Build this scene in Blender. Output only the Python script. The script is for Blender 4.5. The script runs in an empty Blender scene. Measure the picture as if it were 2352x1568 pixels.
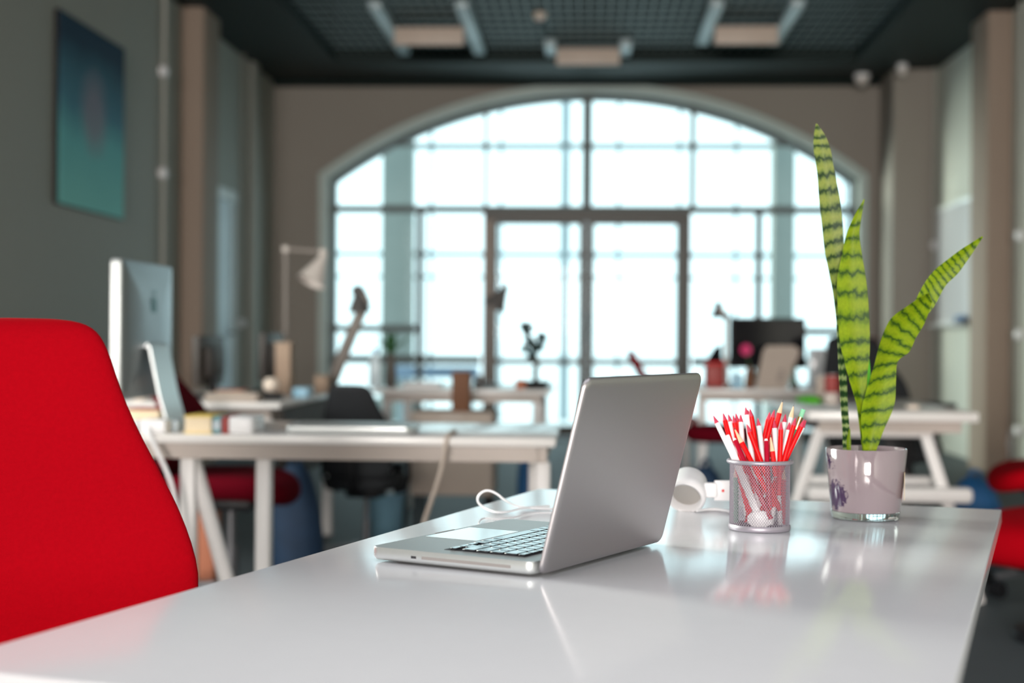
import bpy, bmesh, math, random
from mathutils import Vector, Matrix
random.seed(7)
C = bpy.context.scene.collection
S = bpy.context.scene

# ------------------------------------------------------------------ camera
W, H, F = 2352, 1568, 3350.0
CAMZ, YAW, PITCH, ROLL = 1.005, math.atan(174/3350), 0.0024, 0.0075
CP = Vector((0, 0, CAMZ))
fw = Vector((-math.sin(YAW)*math.cos(PITCH), math.cos(YAW)*math.cos(PITCH), -math.sin(PITCH)))
r0 = Vector((math.cos(YAW), math.sin(YAW), 0)); u0 = r0.cross(fw)
rt = r0*math.cos(ROLL)+u0*math.sin(ROLL); up = u0*math.cos(ROLL)-r0*math.sin(ROLL)
cam = bpy.data.objects.new('camera', bpy.data.cameras.new('camera')); C.objects.link(cam)
m = Matrix((rt, up, -fw)).transposed().to_4x4(); m.translation = CP
cam.matrix_world = m
cam.data.sensor_width = 36; cam.data.lens = F/W*36
cam.data.clip_start = .05; cam.data.clip_end = 300
cam.data.dof.use_dof = True; cam.data.dof.aperture_fstop = 3.1; cam.data.dof.focus_distance = 1.9
S.camera = cam

def ray(x, y): return fw+rt*((x-W/2)/F)-up*((y-H/2)/F)
def onz(x, y, z):
    d = ray(x, y); return CP+d*((z-CAMZ)/d.z)
def onY(x, y, Y):
    d = ray(x, y); return CP+d*(Y/d.y)
def onX(x, y, X):
    d = ray(x, y); return CP+d*(X/d.x)

# ------------------------------------------------------------------ world, lights, exposure
wd = bpy.data.worlds.new('overcast_sky'); S.world = wd; wd.use_nodes = True
bg = wd.node_tree.nodes['Background']
bg.inputs[0].default_value = (.74, .955, 1.0, 1); bg.inputs[1].default_value = 2.2
S.view_settings.view_transform = 'Standard'; S.view_settings.look = 'None'
S.view_settings.exposure = 0; S.view_settings.gamma = 1; S.view_settings.use_curve_mapping = False
S.cycles.max_bounces = 8; S.cycles.diffuse_bounces = 4; S.cycles.glossy_bounces = 4
S.cycles.transmission_bounces = 6; S.cycles.transparent_max_bounces = 12
S.cycles.use_denoising = True; S.cycles.caustics_reflective = False; S.cycles.caustics_refractive = False
S.cycles.sample_clamp_indirect = 6

PI = math.pi
def area(name, loc, rot, sx, sy, power, col, portal=False):
    l = bpy.data.lights.new(name, 'AREA'); l.shape = 'RECTANGLE'; l.size = sx; l.size_y = sy
    l.energy = power; l.color = col
    if portal: l.cycles.is_portal = True
    o = bpy.data.objects.new(name, l); C.objects.link(o); o.location = loc; o.rotation_euler = rot
    return o
PI = math.pi
sl = bpy.data.lights.new('hazy_sun', 'SUN'); sl.energy = 7; sl.angle = math.radians(28); sl.color = (1.0, 1.0, .86)
sun = bpy.data.objects.new('hazy_sun', sl); C.objects.link(sun)
sun.rotation_euler = Vector((.85, -.53, -.17)).to_track_quat('-Z', 'Y').to_euler()
area('window_portal', (0, 15.0, 1.75), (-PI/2, 0, 0), 5.4, 3.6, 1, (1, 1, 1), True)
# daylight through the tall windows of the wall behind the photographer
area('rear_window_daylight', (-1.0, -10.8, 1.75), (PI/2, 0, -.06), 3.7, 2.4, 1750, (1.0, .93, .87))
# two unseen overhead fill lights, added to brighten the foreground desks
area('overhead_fill_light', (-.9, 1.2, 3.5), (0, 0, 0), 1.2, 2.6, 29, (.94, .955, 1.0))
area('overhead_fill_light', (1.3, 1.2, 3.5), (0, 0, 0), 1.2, 2.6, 29, (.94, .955, 1.0))

# ------------------------------------------------------------------ materials
def mat(name, col, rough=.5, metal=0, var=.06, scale=8, bump=0, bscale=60, spec=.5, trans=0, emit=None, sheen=0, coat=0):
    m = bpy.data.materials.new(name); m.use_nodes = True
    nt = m.node_tree; N = nt.nodes; L = nt.links
    b = N['Principled BSDF']
    b.inputs['Roughness'].default_value = rough; b.inputs['Metallic'].default_value = metal
    b.inputs['Specular IOR Level'].default_value = spec
    if coat: b.inputs['Coat Weight'].default_value = coat; b.inputs['Coat Roughness'].default_value = .05
    if sheen: b.inputs['Sheen Weight'].default_value = sheen
    tc = N.new('ShaderNodeTexCoord')
    n = N.new('ShaderNodeTexNoise'); n.inputs['Scale'].default_value = scale; n.inputs['Detail'].default_value = 3
    L.new(tc.outputs['Object'], n.inputs['Vector'])
    r = N.new('ShaderNodeMapRange'); r.inputs['To Min'].default_value = 1-var; r.inputs['To Max'].default_value = 1+var
    L.new(n.outputs['Fac'], r.inputs['Value'])
    mx = N.new('ShaderNodeMix'); mx.data_type = 'RGBA'; mx.blend_type = 'MULTIPLY'; mx.inputs['Factor'].default_value = 1
    mx.inputs['A'].default_value = (*col, 1)
    L.new(r.outputs['Result'], mx.inputs['B']); L.new(mx.outputs['Result'], b.inputs['Base Color'])
    if bump:
        n2 = N.new('ShaderNodeTexNoise'); n2.inputs['Scale'].default_value = bscale; n2.inputs['Detail'].default_value = 4
        L.new(tc.outputs['Object'], n2.inputs['Vector'])
        bp = N.new('ShaderNodeBump'); bp.inputs['Strength'].default_value = bump; bp.inputs['Distance'].default_value = .002
        L.new(n2.outputs['Fac'], bp.inputs['Height']); L.new(bp.outputs['Normal'], b.inputs['Normal'])
    if trans: b.inputs['Transmission Weight'].default_value = trans
    return m

def glass_mat(name, tint=(.95, .985, .985), fac=.06):
    m = bpy.data.materials.new(name); m.use_nodes = True
    nt = m.node_tree; N = nt.nodes; L = nt.links
    N.remove(N['Principled BSDF'])
    t = N.new('ShaderNodeBsdfTransparent'); t.inputs[0].default_value = (*tint, 1)
    g = N.new('ShaderNodeBsdfGlossy'); g.inputs['Roughness'].default_value = .03
    lw = N.new('ShaderNodeFresnel'); lw.inputs[0].default_value = 1.11
    mx = N.new('ShaderNodeMixShader'); L.new(lw.outputs[0], mx.inputs[0])
    L.new(t.outputs[0], mx.inputs[1]); L.new(g.outputs[0], mx.inputs[2])
    L.new(mx.outputs[0], N['Material Output'].inputs[0])
    return m

# unseen fill light added at the left wall to brighten the right wall
area('side_fill_light', (-3.08, 4.05, 2.1), (0, -PI/2, 0), 1.7, 1.7, 100, (1.0, 1.0, .93))
M = {}
M['wall'] = mat('grey_wall_paint', (.285, .255, .222), .75, var=.04, scale=1.2, bump=.15, bscale=30)
M['wall_r'] = mat('lit_grey_right_wall_paint', (.62, .64, .57), .6, var=.04, scale=1.2, bump=.15, bscale=30)  # wall grey lightened to stand in for light falling on this side
M['wall_side'] = mat('cool_grey_wall_paint', (.37, .366, .325), .75, var=.04, scale=1.2, bump=.15, bscale=30)
M['pillar'] = mat('warm_grey_pillar_paint', (.31, .235, .185), .75, var=.04, scale=1.5)
M['soffit'] = mat('dark_teal_soffit_paint', (.014, .024, .023), .6, var=.08, scale=2, spec=.15)
M['void'] = mat('black_ceiling_void', (.012, .016, .018), .9)
M['gridm'] = mat('dark_grid_metal', (.13, .19, .20), .4, .3)
M['floor'] = mat('grey_sealed_concrete_floor', (.095, .112, .122), .55, var=.25, scale=1.5, bump=.03, bscale=12, spec=.09)
M['trim'] = mat('pale_grey_green_arch_trim', (.42, .50, .47), .45)
M['frame'] = mat('dark_brown_window_frame', (.075, .065, .055), .45, var=.1)
M['frameg'] = mat('grey_green_window_bar', (.10, .12, .12), .5)
M['jamb'] = mat('warm_lit_brown_jamb', (.20, .125, .075), .4)  # left jamb only: frame brown lightened as warm reflected light
M['extcol'] = mat('grey_exterior_column', (.20, .23, .22), .8)
M['extbar'] = mat('grey_exterior_bar', (.30, .38, .42), .6)
M['ground'] = mat('pale_paving', (.72, .75, .77), .8, var=.08, scale=.6)
M['extblue'] = mat('blue_grey_bench', (.20, .29, .42), .6)
M['glass'] = glass_mat('window_glass')
M['desk'] = mat('white_laminate_desktop', (.775, .765, .80), .13, var=.015, scale=40, spec=.5, bump=.02, bscale=400)
M['deskedge'] = mat('white_desk_frame', (.74, .71, .70), .4, var=.03)
M['deskfar'] = mat('white_laminate_tabletop', (.78, .75, .73), .22, var=.02)
M['beam'] = mat('pale_grey_beam', (.50, .43, .39), .45)
M['alu'] = mat('brushed_aluminium', (.76, .79, .79), .38, .8, var=.02, scale=200)
M['aluback'] = mat('shaded_aluminium_back', (.34, .37, .39), .38, 1, var=.02)  # same aluminium, darkened to stand in for dim reflections on the back
M['alulid'] = mat('satin_aluminium_lid', (.49, .465, .475), .42, 1, var=.015, scale=300)
M['aludark'] = mat('grey_slot_aluminium', (.42, .39, .38), .5, .6)
M['dark'] = mat('dark_slot', (.03, .03, .035), .5)
M['black'] = mat('black_plastic', (.010, .010, .012), .45, spec=.2)
M['key'] = mat('black_key_plastic', (.02, .02, .024), .08, var=.02, spec=.8)
M['pad'] = mat('pale_glass_trackpad', (.66, .70, .71), .12, .4, var=.01)
M['screen'] = mat('black_glass_screen', (.006, .006, .008), .08, spec=.2)
M['red'] = mat('red_wool_fabric', (.37, .0008, .006), .9, var=.10, scale=160, bump=.25, bscale=500, spec=.04)
M['dred'] = mat('shaded_dark_red_fabric', (.10, .0015, .007), .9, var=.08, scale=50, spec=.05)  # red darkened in the colour for shade among the desks
M['blackfab'] = mat('black_fabric', (.012, .013, .016), .8)
M['cchair'] = mat('grey_chair_metal', (.12, .12, .13), .4, .5)
M['cwhite'] = mat('white_plastic', (.80, .79, .80), .35, var=.02)
M['sidep'] = mat('dark_brown_panel', (.05, .04, .034), .6)
M['cream'] = mat('cream_card', (.42, .345, .295), .7, var=.06)
M['wired'] = mat('grey_cup_metal', (.36, .33, .38), .4, .5)
M['wires'] = mat('grey_mesh_wire', (.30, .27, .32), .6, .3)
M['penred'] = mat('red_pencil_paint', (.72, .0015, .004), .4, var=.04, spec=.2)
M['penwhite'] = mat('white_pencil_paint', (.84, .82, .84), .35, var=.02)
M['pencrim'] = mat('crimson_dyed_wood', (.56, .035, .085), .55, var=.1, scale=120)
M['pendark'] = mat('dark_red_pencil_paint', (.42, .002, .025), .3, spec=.3)
M['wood'] = mat('pale_pencil_wood', (.80, .55, .35), .6, var=.1, scale=150)
M['lead'] = mat('graphite_lead', (.08, .08, .09), .4, .3)
M['green'] = mat('green_pencil_paint', (.0, .25, .10), .35)
M['eraser'] = mat('mint_green_eraser', (.25, .62, .38), .7)
M['brass'] = mat('brass_ferrule', (.85, .52, .22), .25, 1)
M['soil'] = mat('dark_soil', (.06, .045, .035), .9, var=.3, scale=60)
M['lampdark'] = mat('grey_lamp_metal', (.10, .092, .09), .4, .2)
M['lampw'] = mat('pale_lamp_metal', (.62, .56, .52), .4)
M['lampmid'] = mat('mid_grey_lamp_arm', (.22, .19, .17), .5)
M['brown'] = mat('brown_card', (.15, .06, .026), .7)
M['kraft'] = mat('kraft_card', (.42, .30, .22), .75)
M['blue'] = mat('dark_blue_cloth', (.006, .028, .07), .7, var=.3, scale=14)
M['blue2'] = mat('bright_blue_cloth', (.02, .14, .36), .6, var=.2, scale=12)
M['ltblue'] = mat('pale_blue_plastic', (.25, .46, .60), .35, var=.2, scale=10)
M['yellow'] = mat('yellow_cover', (.72, .52, .10), .5)
M['paper'] = mat('cream_paper_edge', (.80, .66, .46), .8, var=.1, scale=90)
M['teal'] = mat('teal_cover', (.14, .30, .33), .5)
M['redcov'] = mat('red_cover', (.30, .03, .025), .5)
M['bright'] = mat('bright_green_cloth', (.10, .50, .02), .6, var=.2, scale=30)
M['leafd'] = mat('dark_green_leaf', (.02, .085, .015), .5, var=.3, scale=20)
M['pink'] = mat('pink_petal', (.62, .03, .16), .6)
M['navyleaf'] = mat('dusky_leaf', (.03, .06, .06), .6)
M['board'] = mat('glossy_whiteboard', (.78, .80, .84), .15, var=.01)
M['doorp'] = mat('pale_blue_grey_door', (.42, .50, .55), .35)
M['doorf'] = mat('white_door_frame', (.62, .64, .63), .4)
M['terra'] = mat('terracotta', (.45, .16, .09), .8)
M['padgrey'] = mat('grey_ear_fabric', (.36, .34, .32), .8)
M['mug'] = mat('cream_ceramic', (.78, .66, .56), .3)

# ------------------------------------------------------------------ mesh helpers
class MB:
    def __init__(s): s.v = []; s.f = []; s.uv = {}; s.mi = []; s.cur = 0
    def add(s, vs, fs):
        o = len(s.v); s.v += [Vector(v) for v in vs]
        for f in fs: s.f.append([i+o for i in f]); s.mi.append(s.cur)
        return o
    def obox(s, c, ax, sz):
        c = Vector(c); a = [Vector(x)*h/2 for x, h in zip(ax, sz)]
        vs = [c+a[0]*i+a[1]*j+a[2]*k for k in (-1, 1) for j in (-1, 1) for i in (-1, 1)]
        s.add(vs, [(0, 2, 3, 1), (4, 5, 7, 6), (0, 1, 5, 4), (2, 6, 7, 3), (0, 4, 6, 2), (1, 3, 7, 5)]); return s
    def box(s, x0, x1, y0, y1, z0, z1):
        return s.obox(((x0+x1)/2, (y0+y1)/2, (z0+z1)/2), ((1, 0, 0), (0, 1, 0), (0, 0, 1)), (x1-x0, y1-y0, z1-z0))
    def frame(s, d):
        d = Vector(d).normalized(); a = d.orthogonal().normalized(); return a, d.cross(a)
    def cyl(s, p, q, r, r2=None, n=12, caps=True):
        p, q = Vector(p), Vector(q); r2 = r if r2 is None else r2
        a, b = s.frame(q-p); vs = []
        for c, rr in ((p, r), (q, r2)):
            for i in range(n):
                t = 2*PI*i/n; vs.append(c+a*math.cos(t)*rr+b*math.sin(t)*rr)
        fs = [(i, (i+1) % n, n+(i+1) % n, n+i) for i in range(n)]
        if caps: fs += [tuple(range(n))[::-1], tuple(range(n, 2*n))]
        s.add(vs, fs); return s
    def tube(s, pts, r, n=8, sm=0):
        pts = [Vector(p) for p in pts]
        for _ in range(sm):
            q = [pts[0]]
            for a, b in zip(pts, pts[1:]): q += [a*.75+b*.25, a*.25+b*.75]
            pts = q+[pts[-1]]
        ref = None; vs = []
        for i, p in enumerate(pts):
            d = (pts[min(i+1, len(pts)-1)]-pts[max(i-1, 0)]).normalized()
            if ref is None: ref = d.orthogonal()
            a = (ref-d*ref.dot(d)).normalized(); ref = a; b = d.cross(a)
            for k in range(n):
                t = 2*PI*k/n; vs.append(p+a*math.cos(t)*r+b*math.sin(t)*r)
        fs = []
        for i in range(len(pts)-1):
            for k in range(n):
                fs.append((i*n+k, i*n+(k+1) % n, (i+1)*n+(k+1) % n, (i+1)*n+k))
        e = (len(pts)-1)*n
        fs += [tuple(range(n))[::-1], tuple(range(e, e+n))]
        s.add(vs, fs); return s
    def lathe(s, prof, n=32, o=(0, 0, 0), ax=(0, 0, 1), closed=False):
        o = Vector(o); ax = Vector(ax).normalized(); a, b = s.frame(ax); vs = []
        for r, z in prof:
            for k in range(n):
                t = 2*PI*k/n; vs.append(o+ax*z+(a*math.cos(t)+b*math.sin(t))*r)
        fs = []; P = len(prof)
        for i in range(P if closed else P-1):
            j = (i+1) % P
            for k in range(n): fs.append((i*n+k, i*n+(k+1) % n, j*n+(k+1) % n, j*n+k))
        if not closed:
            if prof[0][0] > 1e-5: fs.append(tuple(range(n))[::-1])
            if prof[-1][0] > 1e-5: fs.append(tuple(range((P-1)*n, P*n)))
        s.add(vs, fs); return s
    def prism(s, poly, fn, d0, d1):
        n = len(poly); vs = [fn(p[0], p[1], d0) for p in poly]+[fn(p[0], p[1], d1) for p in poly]
        fs = [tuple(range(n))[::-1], tuple(range(n, 2*n))]+[(i, (i+1) % n, n+(i+1) % n, n+i) for i in range(n)]
        s.add(vs, fs); return s
    def loft(s, loops, caps=True):
        n = len(loops[0]); vs = [v for l in loops for v in l]; fs = []
        for i in range(len(loops)-1):
            for k in range(n): fs.append((i*n+k, i*n+(k+1) % n, (i+1)*n+(k+1) % n, (i+1)*n+k))
        if caps: fs += [tuple(range(n))[::-1], tuple(range((len(loops)-1)*n, len(loops)*n))]
        s.add(vs, fs); return s
    def ball(s, c, r, n=16, sq=(1, 1, 1)):
        c = Vector(c); k = n//2
        return s.loft([[c+Vector((r*sq[0]*math.sin(PI*i/k)*math.cos(2*PI*j/n), r*sq[1]*math.sin(PI*i/k)*math.sin(2*PI*j/n), -r*sq[2]*math.cos(PI*i/k))) for j in range(n)] for i in range(1, k)])
    def build(s, name, mt, parent=None, loc=None, bevel=0, seg=2, sub=0, sharp=40):
        me = bpy.data.meshes.new(name)
        off = Vector(loc) if loc is not None else Vector((0, 0, 0))
        p = parent; po = Vector((0, 0, 0))
        while p is not None: po += p.location; p = p.parent
        me.from_pydata([v-off-po for v in s.v], [], s.f)
        mts = mt if isinstance(mt, (list, tuple)) else [mt]
        for q in mts: me.materials.append(q)
        if len(mts) > 1: me.polygons.foreach_set('material_index', s.mi)
        bm = bmesh.new(); bm.from_mesh(me)
        bmesh.ops.recalc_face_normals(bm, faces=bm.faces)
        if bevel:
            es = [e for e in bm.edges if len(e.link_faces) == 2 and e.calc_face_angle(0) > .6]
            bmesh.ops.bevel(bm, geom=es, offset=bevel, segments=seg, profile=.5, affect='EDGES', clamp_overlap=True)
        if s.uv:
            ul = bm.loops.layers.uv.new('UVMap')
            for f in bm.faces:
                for l in f.loops: l[ul].uv = s.uv.get(l.vert.index, (0, 0))
        bm.to_mesh(me); bm.free()
        me.shade_smooth(); me.set_sharp_from_angle(angle=math.radians(sharp))
        o = bpy.data.objects.new(name, me); C.objects.link(o)
        o.location = off
        if parent is not None: o.parent = parent
        if sub:
            md = o.modifiers.new('sub', 'SUBSURF'); md.levels = sub; md.render_levels = sub
        return o

def tag(o, label, cat, group=None, kind=None):
    o['label'] = label; o['category'] = cat
    if group: o['group'] = group
    if kind: o['kind'] = kind
    return o
def thing(name, label, cat, loc=(0, 0, 0), group=None, rz=0):
    o = bpy.data.objects.new(name, None); C.objects.link(o); o.empty_display_size = .05
    o.location = loc; o.rotation_euler = (0, 0, rz)
    return tag(o, label, cat, group)
def struct(o, label=None, cat=None):
    o['kind'] = 'structure'
    if label: o['label'] = label; o['category'] = cat
    return o
def dup(root, loc, rz, label, group=None):
    kids = {}
    for o in list(bpy.data.objects):
        if o.parent: kids.setdefault(o.parent.name, []).append(o)
    def rec(o, par):
        c = o.copy(); C.objects.link(c); c.parent = par
        for k in kids.get(o.name, []): rec(k, c)
        return c
    r = rec(root, None); r.location = loc; r.rotation_euler = (0, 0, rz); r['label'] = label
    if group: r['group'] = group
    return r
def L2(a, b, t): return a+(b-a)*t

# ================================================================== ROOM
XL, XR, YB, ZS = -3.16, 3.25, 14.5, 3.55
YF = -11.0
struct(MB().box(XL-.3, XR+.3, YF-.3, YB+.5, -.1, 0).build('floor', M['floor']), 'glossy dark grey sealed floor of the office', 'floor')
struct(MB().box(-60, 60, YB+.5, 90, -.15, -.04).build('ground', M['ground']), 'bright pale paving outside the arched window', 'ground')
struct(MB().box(XL-.3, XL, YF, 3.15, 0, 4.2).box(XL-.3, XL, 4.95, YB+.35, 0, 4.2).box(XL-.3, XL, 3.15, 4.95, 0, 1.2).box(XL-.3, XL, 3.15, 4.95, 3.0, 4.2).build('wall_left', M['wall_side']), 'dim grey left wall with poster and door', 'wall')
struct(MB().box(XR, XR+.3, YF, YB+.35, 0, 4.2).build('wall_right', M['wall_r']), 'grey right wall with whiteboard, light put into its colour', 'wall')
wf = MB()
wf.box(XL, -2.9, YF-.3, YF, 0, 4.2); wf.box(.9, XR, YF-.3, YF, 0, 4.2)
wf.box(-2.9, .9, YF-.3, YF, 0, .55); wf.box(-2.9, .9, YF-.3, YF, 2.95, 4.2)
struct(wf.build('wall_front', M['wall']), 'grey wall with a wide window behind the photographer', 'wall')
w3 = thing('added_window_3', 'unseen square window added in the left wall around the fill light', 'window', (XL-.15, 4.05, 1.2)); struct(w3)  # unseen opening, added to go with the side fill light
for i in range(2): MB().box(XL-.155, XL-.145, 3.2+.875*i, 4.025+.875*i, 1.25, 2.95).build('glass_pane', M['glass'], w3)
MB().box(XL-.2, XL-.1, 3.15, 3.2, 1.2, 3).box(XL-.2, XL-.1, 4.9, 4.95, 1.2, 3).box(XL-.2, XL-.1, 3.2, 4.9, 1.2, 1.25).box(XL-.2, XL-.1, 3.2, 4.9, 2.95, 3).build('frame', M['frameg'], w3)
MB().box(XL-.19, XL-.11, 4.025, 4.075, 1.25, 2.95).build('mullion', M['frameg'], w3)
w2 = thing('window_2', 'wide window in the wall behind the photographer', 'window', (-1, YF-.15, .55)); struct(w2)
for i in range(3):
    a = -2.9+i*3.8/3
    MB().box(a+.05, a+3.8/3-.05, YF-.17, YF-.16, .6, 2.9).build('glass_pane', M['glass'], w2)
for i in range(4):
    a = -2.9+i*3.8/3; MB().box(a-.05, a+.05, YF-.2, YF-.1, .55, 2.95).build('mullion', M['frame'], w2)

# back wall with the arched opening
AXC, AA, ASP, AAP = .02, 2.63, 2.59, 3.45
AR = (AA*AA+(AAP-ASP)**2)/(2*(AAP-ASP)); ACZ = AAP-AR
def arch(x, e=0): 
    d = (AR+e)**2-(x-AXC)**2
    return ACZ+math.sqrt(max(d, 0))
wb = MB()
wb.box(XL, AXC-AA, YB, YB+.35, 0, 4.2); wb.box(AXC+AA, XR, YB, YB+.35, 0, 4.2)
NA = 48
top = []
for i in range(NA+1):
    x = AXC-AA+2*AA*i/NA
    z = arch(x)
    top.append([Vector((x, YB, z)), Vector((x, YB+.35, z)), Vector((x, YB+.35, 4.2)), Vector((x, YB, 4.2))])
wb.loft(top)
struct(wb.build('wall_back', M['wall']), 'warm grey end wall around the arched window', 'wall')
# arch trim
def arch_path(e):
    a = AA+e; pts = []
    x0 = AXC-a; zs = arch(x0+.0, e) if True else 0
    zz = ACZ+math.sqrt((AR+e)**2-a*a)
    pts.append((x0, 0)); pts.append((x0, zz))
    for i in range(1, NA): 
        x = AXC-a+2*a*i/NA; pts.append((x, ACZ+math.sqrt((AR+e)**2-(x-AXC)**2)))
    pts.append((AXC+a, zz)); pts.append((AXC+a, 0))
    return pts
pi_, po_ = arch_path(-.005), arch_path(.085)
lo = [[Vector((a[0], YB+.1, a[1])), Vector((a[0], YB-.05, a[1])), Vector((b[0], YB-.05, b[1])), Vector((b[0], YB+.001, b[1]))] for a, b in zip(pi_, po_)]
struct(MB().loft(lo).build('trim_1', M['trim']), 'pale moulding running around the arched window', 'trim')

# arched window (window_1): bars and panes
YG = YB+.2
w1 = thing('window_1', 'large arched window of many panes in the end wall', 'window', (0, YG, 0)); struct(w1)
def vbar(x, w, z0, z1, mt='frame', nm='mullion', d=.07): MB().box(x-w/2, x+w/2, YG-d/2, YG+d/2, z0, z1).build(nm, M[mt], w1)
def hbar(x0, x1, z, h, mt='frame', nm='rail', d=.07): MB().box(x0, x1, YG-d/2, YG+d/2, z-h/2, z+h/2).build(nm, M[mt], w1)
lo = [[Vector((a[0], YG+.06, a[1])), Vector((a[0], YG-.06, a[1])), Vector((b[0], YG-.06, b[1])), Vector((b[0], YG+.06, b[1]))] for a, b in zip(arch_path(-.055), arch_path(-.004))]
MB().loft(lo).build('frame', M['frameg'], w1)
JL, JR = -1.0, .965
XA, XB = AXC-AA+.04, AXC+AA-.04
ZT = 2.29
hbar(XA, XB, ZT+.01, .075, 'frameg', 'transom')
hbar(XA+.2, XB-.2, 2.95, .032, 'frameg', 'glazing_bar', .04)
vbar(JL-.04, .035, ZT+.04, arch(JL)-.03, 'frameg'); vbar(JR+.07, .055, ZT+.04, arch(JR)-.03, 'frameg'); vbar(-.02, .10, ZT+.04, arch(0)-.03, 'frameg')
vbar(-1.70, .07, 0, ZT-.02, 'frameg'); vbar(1.70, .07, 0, ZT-.02, 'frameg')
for a, b in ((XA, -1.725), (-1.675, JL-.08), (JR+.08, 1.675), (1.725, XB)):
    if a < -1.7 or b > 1.8: hbar(a, b, 1.09, .075, 'frameg')
    hbar(a, b, .78, .085, 'frameg'); hbar(a, b, .05, .1, 'frameg')
# panes
def pane(x0, x1, z0, z1):
    n = 10; poly = [(x0, z0), (x1, z0)]
    for i in range(n+1):
        x = x1+(x0-x1)*i/n; poly.append((x, min(z1, arch(x)-.045)))
    q = []
    for p in poly:
        if p[1] < z0+.001: p = (p[0], z0+.001)
        q.append(p)
    MB().prism(q, lambda a, b, d: Vector((a, d, b)), YG-.004, YG+.004).build('glass_pane', M['glass'], w1)
for a, b in ((XA, JL-.06), (JL-.02, -.062), (.022, JR+.047), (JR+.093, XB)):
    pane(a, b, ZT+.04, 2.936); 
    if a > -2 and b < 2: pane(a, b, 2.964, 4)
pane(-2.0, JL-.06, 2.964, 4); pane(JR+.093, 2.0, 2.964, 4)
for a, b in ((XA, -1.725), (-1.675, JL-.08), (JR+.08, 1.675), (1.725, XB)):
    pane(a, b, .81, ZT-.02); pane(a, b, .1, .75)
# double door
d2 = thing('door_2', 'brown framed glazed double door below the arch', 'door', (0, YG, 0)); struct(d2)
MB().box(JL-.055, JR+.055, YG-.08, YG+.08, ZT-.1, ZT-.015).build('header', M['frame'], d2)
MB().box(JL-.055, JL+.05, YG-.08, YG+.08, 0, ZT-.1).build('jamb', M['jamb'], d2)
MB().box(JR-.05, JR+.055, YG-.08, YG+.08, 0, ZT-.1).build('jamb', M['frame'], d2)
for k, (a, b) in enumerate(((JL+.055, -.02), (-.016, JR-.055))):
    f = MB(); s0, s1 = (.03, .075) if k == 0 else (.075, .03)
    f.box(a, a+s0, YG-.03, YG+.03, .02, ZT-.105); f.box(b-s1, b, YG-.03, YG+.03, .02, ZT-.105)
    f.box(a+s0, b-s1, YG-.03, YG+.03, ZT-.14, ZT-.105); f.box(a+s0, b-s1, YG-.03, YG+.03, .02, .13); f.box(a+s0, b-s1, YG-.03, YG+.03, .74, .8)
    lf = f.build('door_leaf', M['frame'], d2)
    MB().box(a+s0, b-s1, YG-.004, YG+.004, .8, ZT-.14).build('glass_pane', M['glass'], lf)
    MB().box(a+s0, b-s1, YG-.004, YG+.004, .13, .74).build('glass_pane', M['glass'], lf)
    hx = b-.04 if k == 0 else a+.04
    MB().tube([(hx, YG-.03, .98), (hx, YG-.09, .98), (hx, YG-.09, 1.25), (hx, YG-.03, 1.25)], .012, 8).build('handle', M['black'], lf)

# outside: columns and outer glazing grid
for i, (a, b) in enumerate(((875, 945), (1775, 1826))):
    p, q = onY(a, 600, 18).x, onY(b, 600, 18).x
    c = MB().box(p, q, 18, 18.35, -.04, 6).box(p-.06, q+.06, 17.94, 18.41, -.04, .25)
    struct(c.build('trim_%d' % (2+i), M['extcol'], loc=((p+q)/2, 18.17, 0), bevel=.02), 'grey column outside, seen through the %s part of the arched window' % ('left' if i == 0 else 'right'), 'column')
sc = thing('outdoor_screen', 'tall grid of thin posts and rails standing outside the window', 'screen', (0, 18.6, 0))
for px in (990, 1150, 1298, 1420, 1560, 1690, 1940):
    x = onY(px, 500, 18.6).x
    MB().box(x-(.06 if px == 1298 else .02), x+(.06 if px == 1298 else .02), 18.58, 18.64, -.04, 5).build('post', M['extbar'], sc)
for z, h in ((2.07, .07), (1.78, .04), (3.42, .03)):
    MB().box(-4.5, 4.5, 18.6, 18.64, z-h/2, z+h/2).build('rail', M['extbar'], sc)
b = thing('outdoor_bench', 'blue grey bench outside, behind the lower panes left of the door', 'bench', (-1.4, 16.6, 0))
p, q = onY(905, 840, 16.6), onY(1098, 868, 16.6)
MB().box(p.x, q.x, 16.4, 16.8, q.z, p.z).build('seat', M['extblue'], b, bevel=.02)
for x in (p.x+.1, q.x-.1): MB().box(x-.04, x+.04, 16.45, 16.75, -.04, q.z).build('leg', M['extbar'], b)

# pillars
for i, (xa, xb, y) in enumerate(((XL, XL+.175, 11.15), (XR-.19, XR, 11.4))):
    struct(MB().box(xa, xb, y, y+.5, 0, ZS).build('trim_%d' % (4+i), M['pillar'], bevel=.008), 'warm grey pillar standing out of the %s wall' % ('left' if i == 0 else 'right'), 'pillar')
struct(MB().box(2.845, XR, 13.85, YB, 0, ZS).build('trim_6', M['wall']), 'broad grey pilaster in the corner right of the arched window', 'pillar')
struct(MB().box(XL, XL+.06, 13.35, 13.6, 0, ZS).build('trim_7', M['wall_side'], bevel=.01), 'shallow upright band on the left wall beyond the pale door', 'trim')
struct(MB().box(XR-.05, XR, 10.2, 10.75, 0, ZS).build('trim_8', M['wall_side'], bevel=.01), 'shallow upright band on the right wall, nearest the camera', 'trim')
for nm, a in (('baseboard_left', (XL, XL+.015, YF, 11.15)), ('baseboard_right', (XR-.015, XR, YF, 11.4)), ('baseboard_back', (XL, AXC-AA-.09, YB-.015, YB))):
    struct(MB().box(*a, 0, .09).build(nm, M['soffit']), 'dark baseboard along the %s wall' % nm.split('_')[1], 'baseboard')

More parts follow.
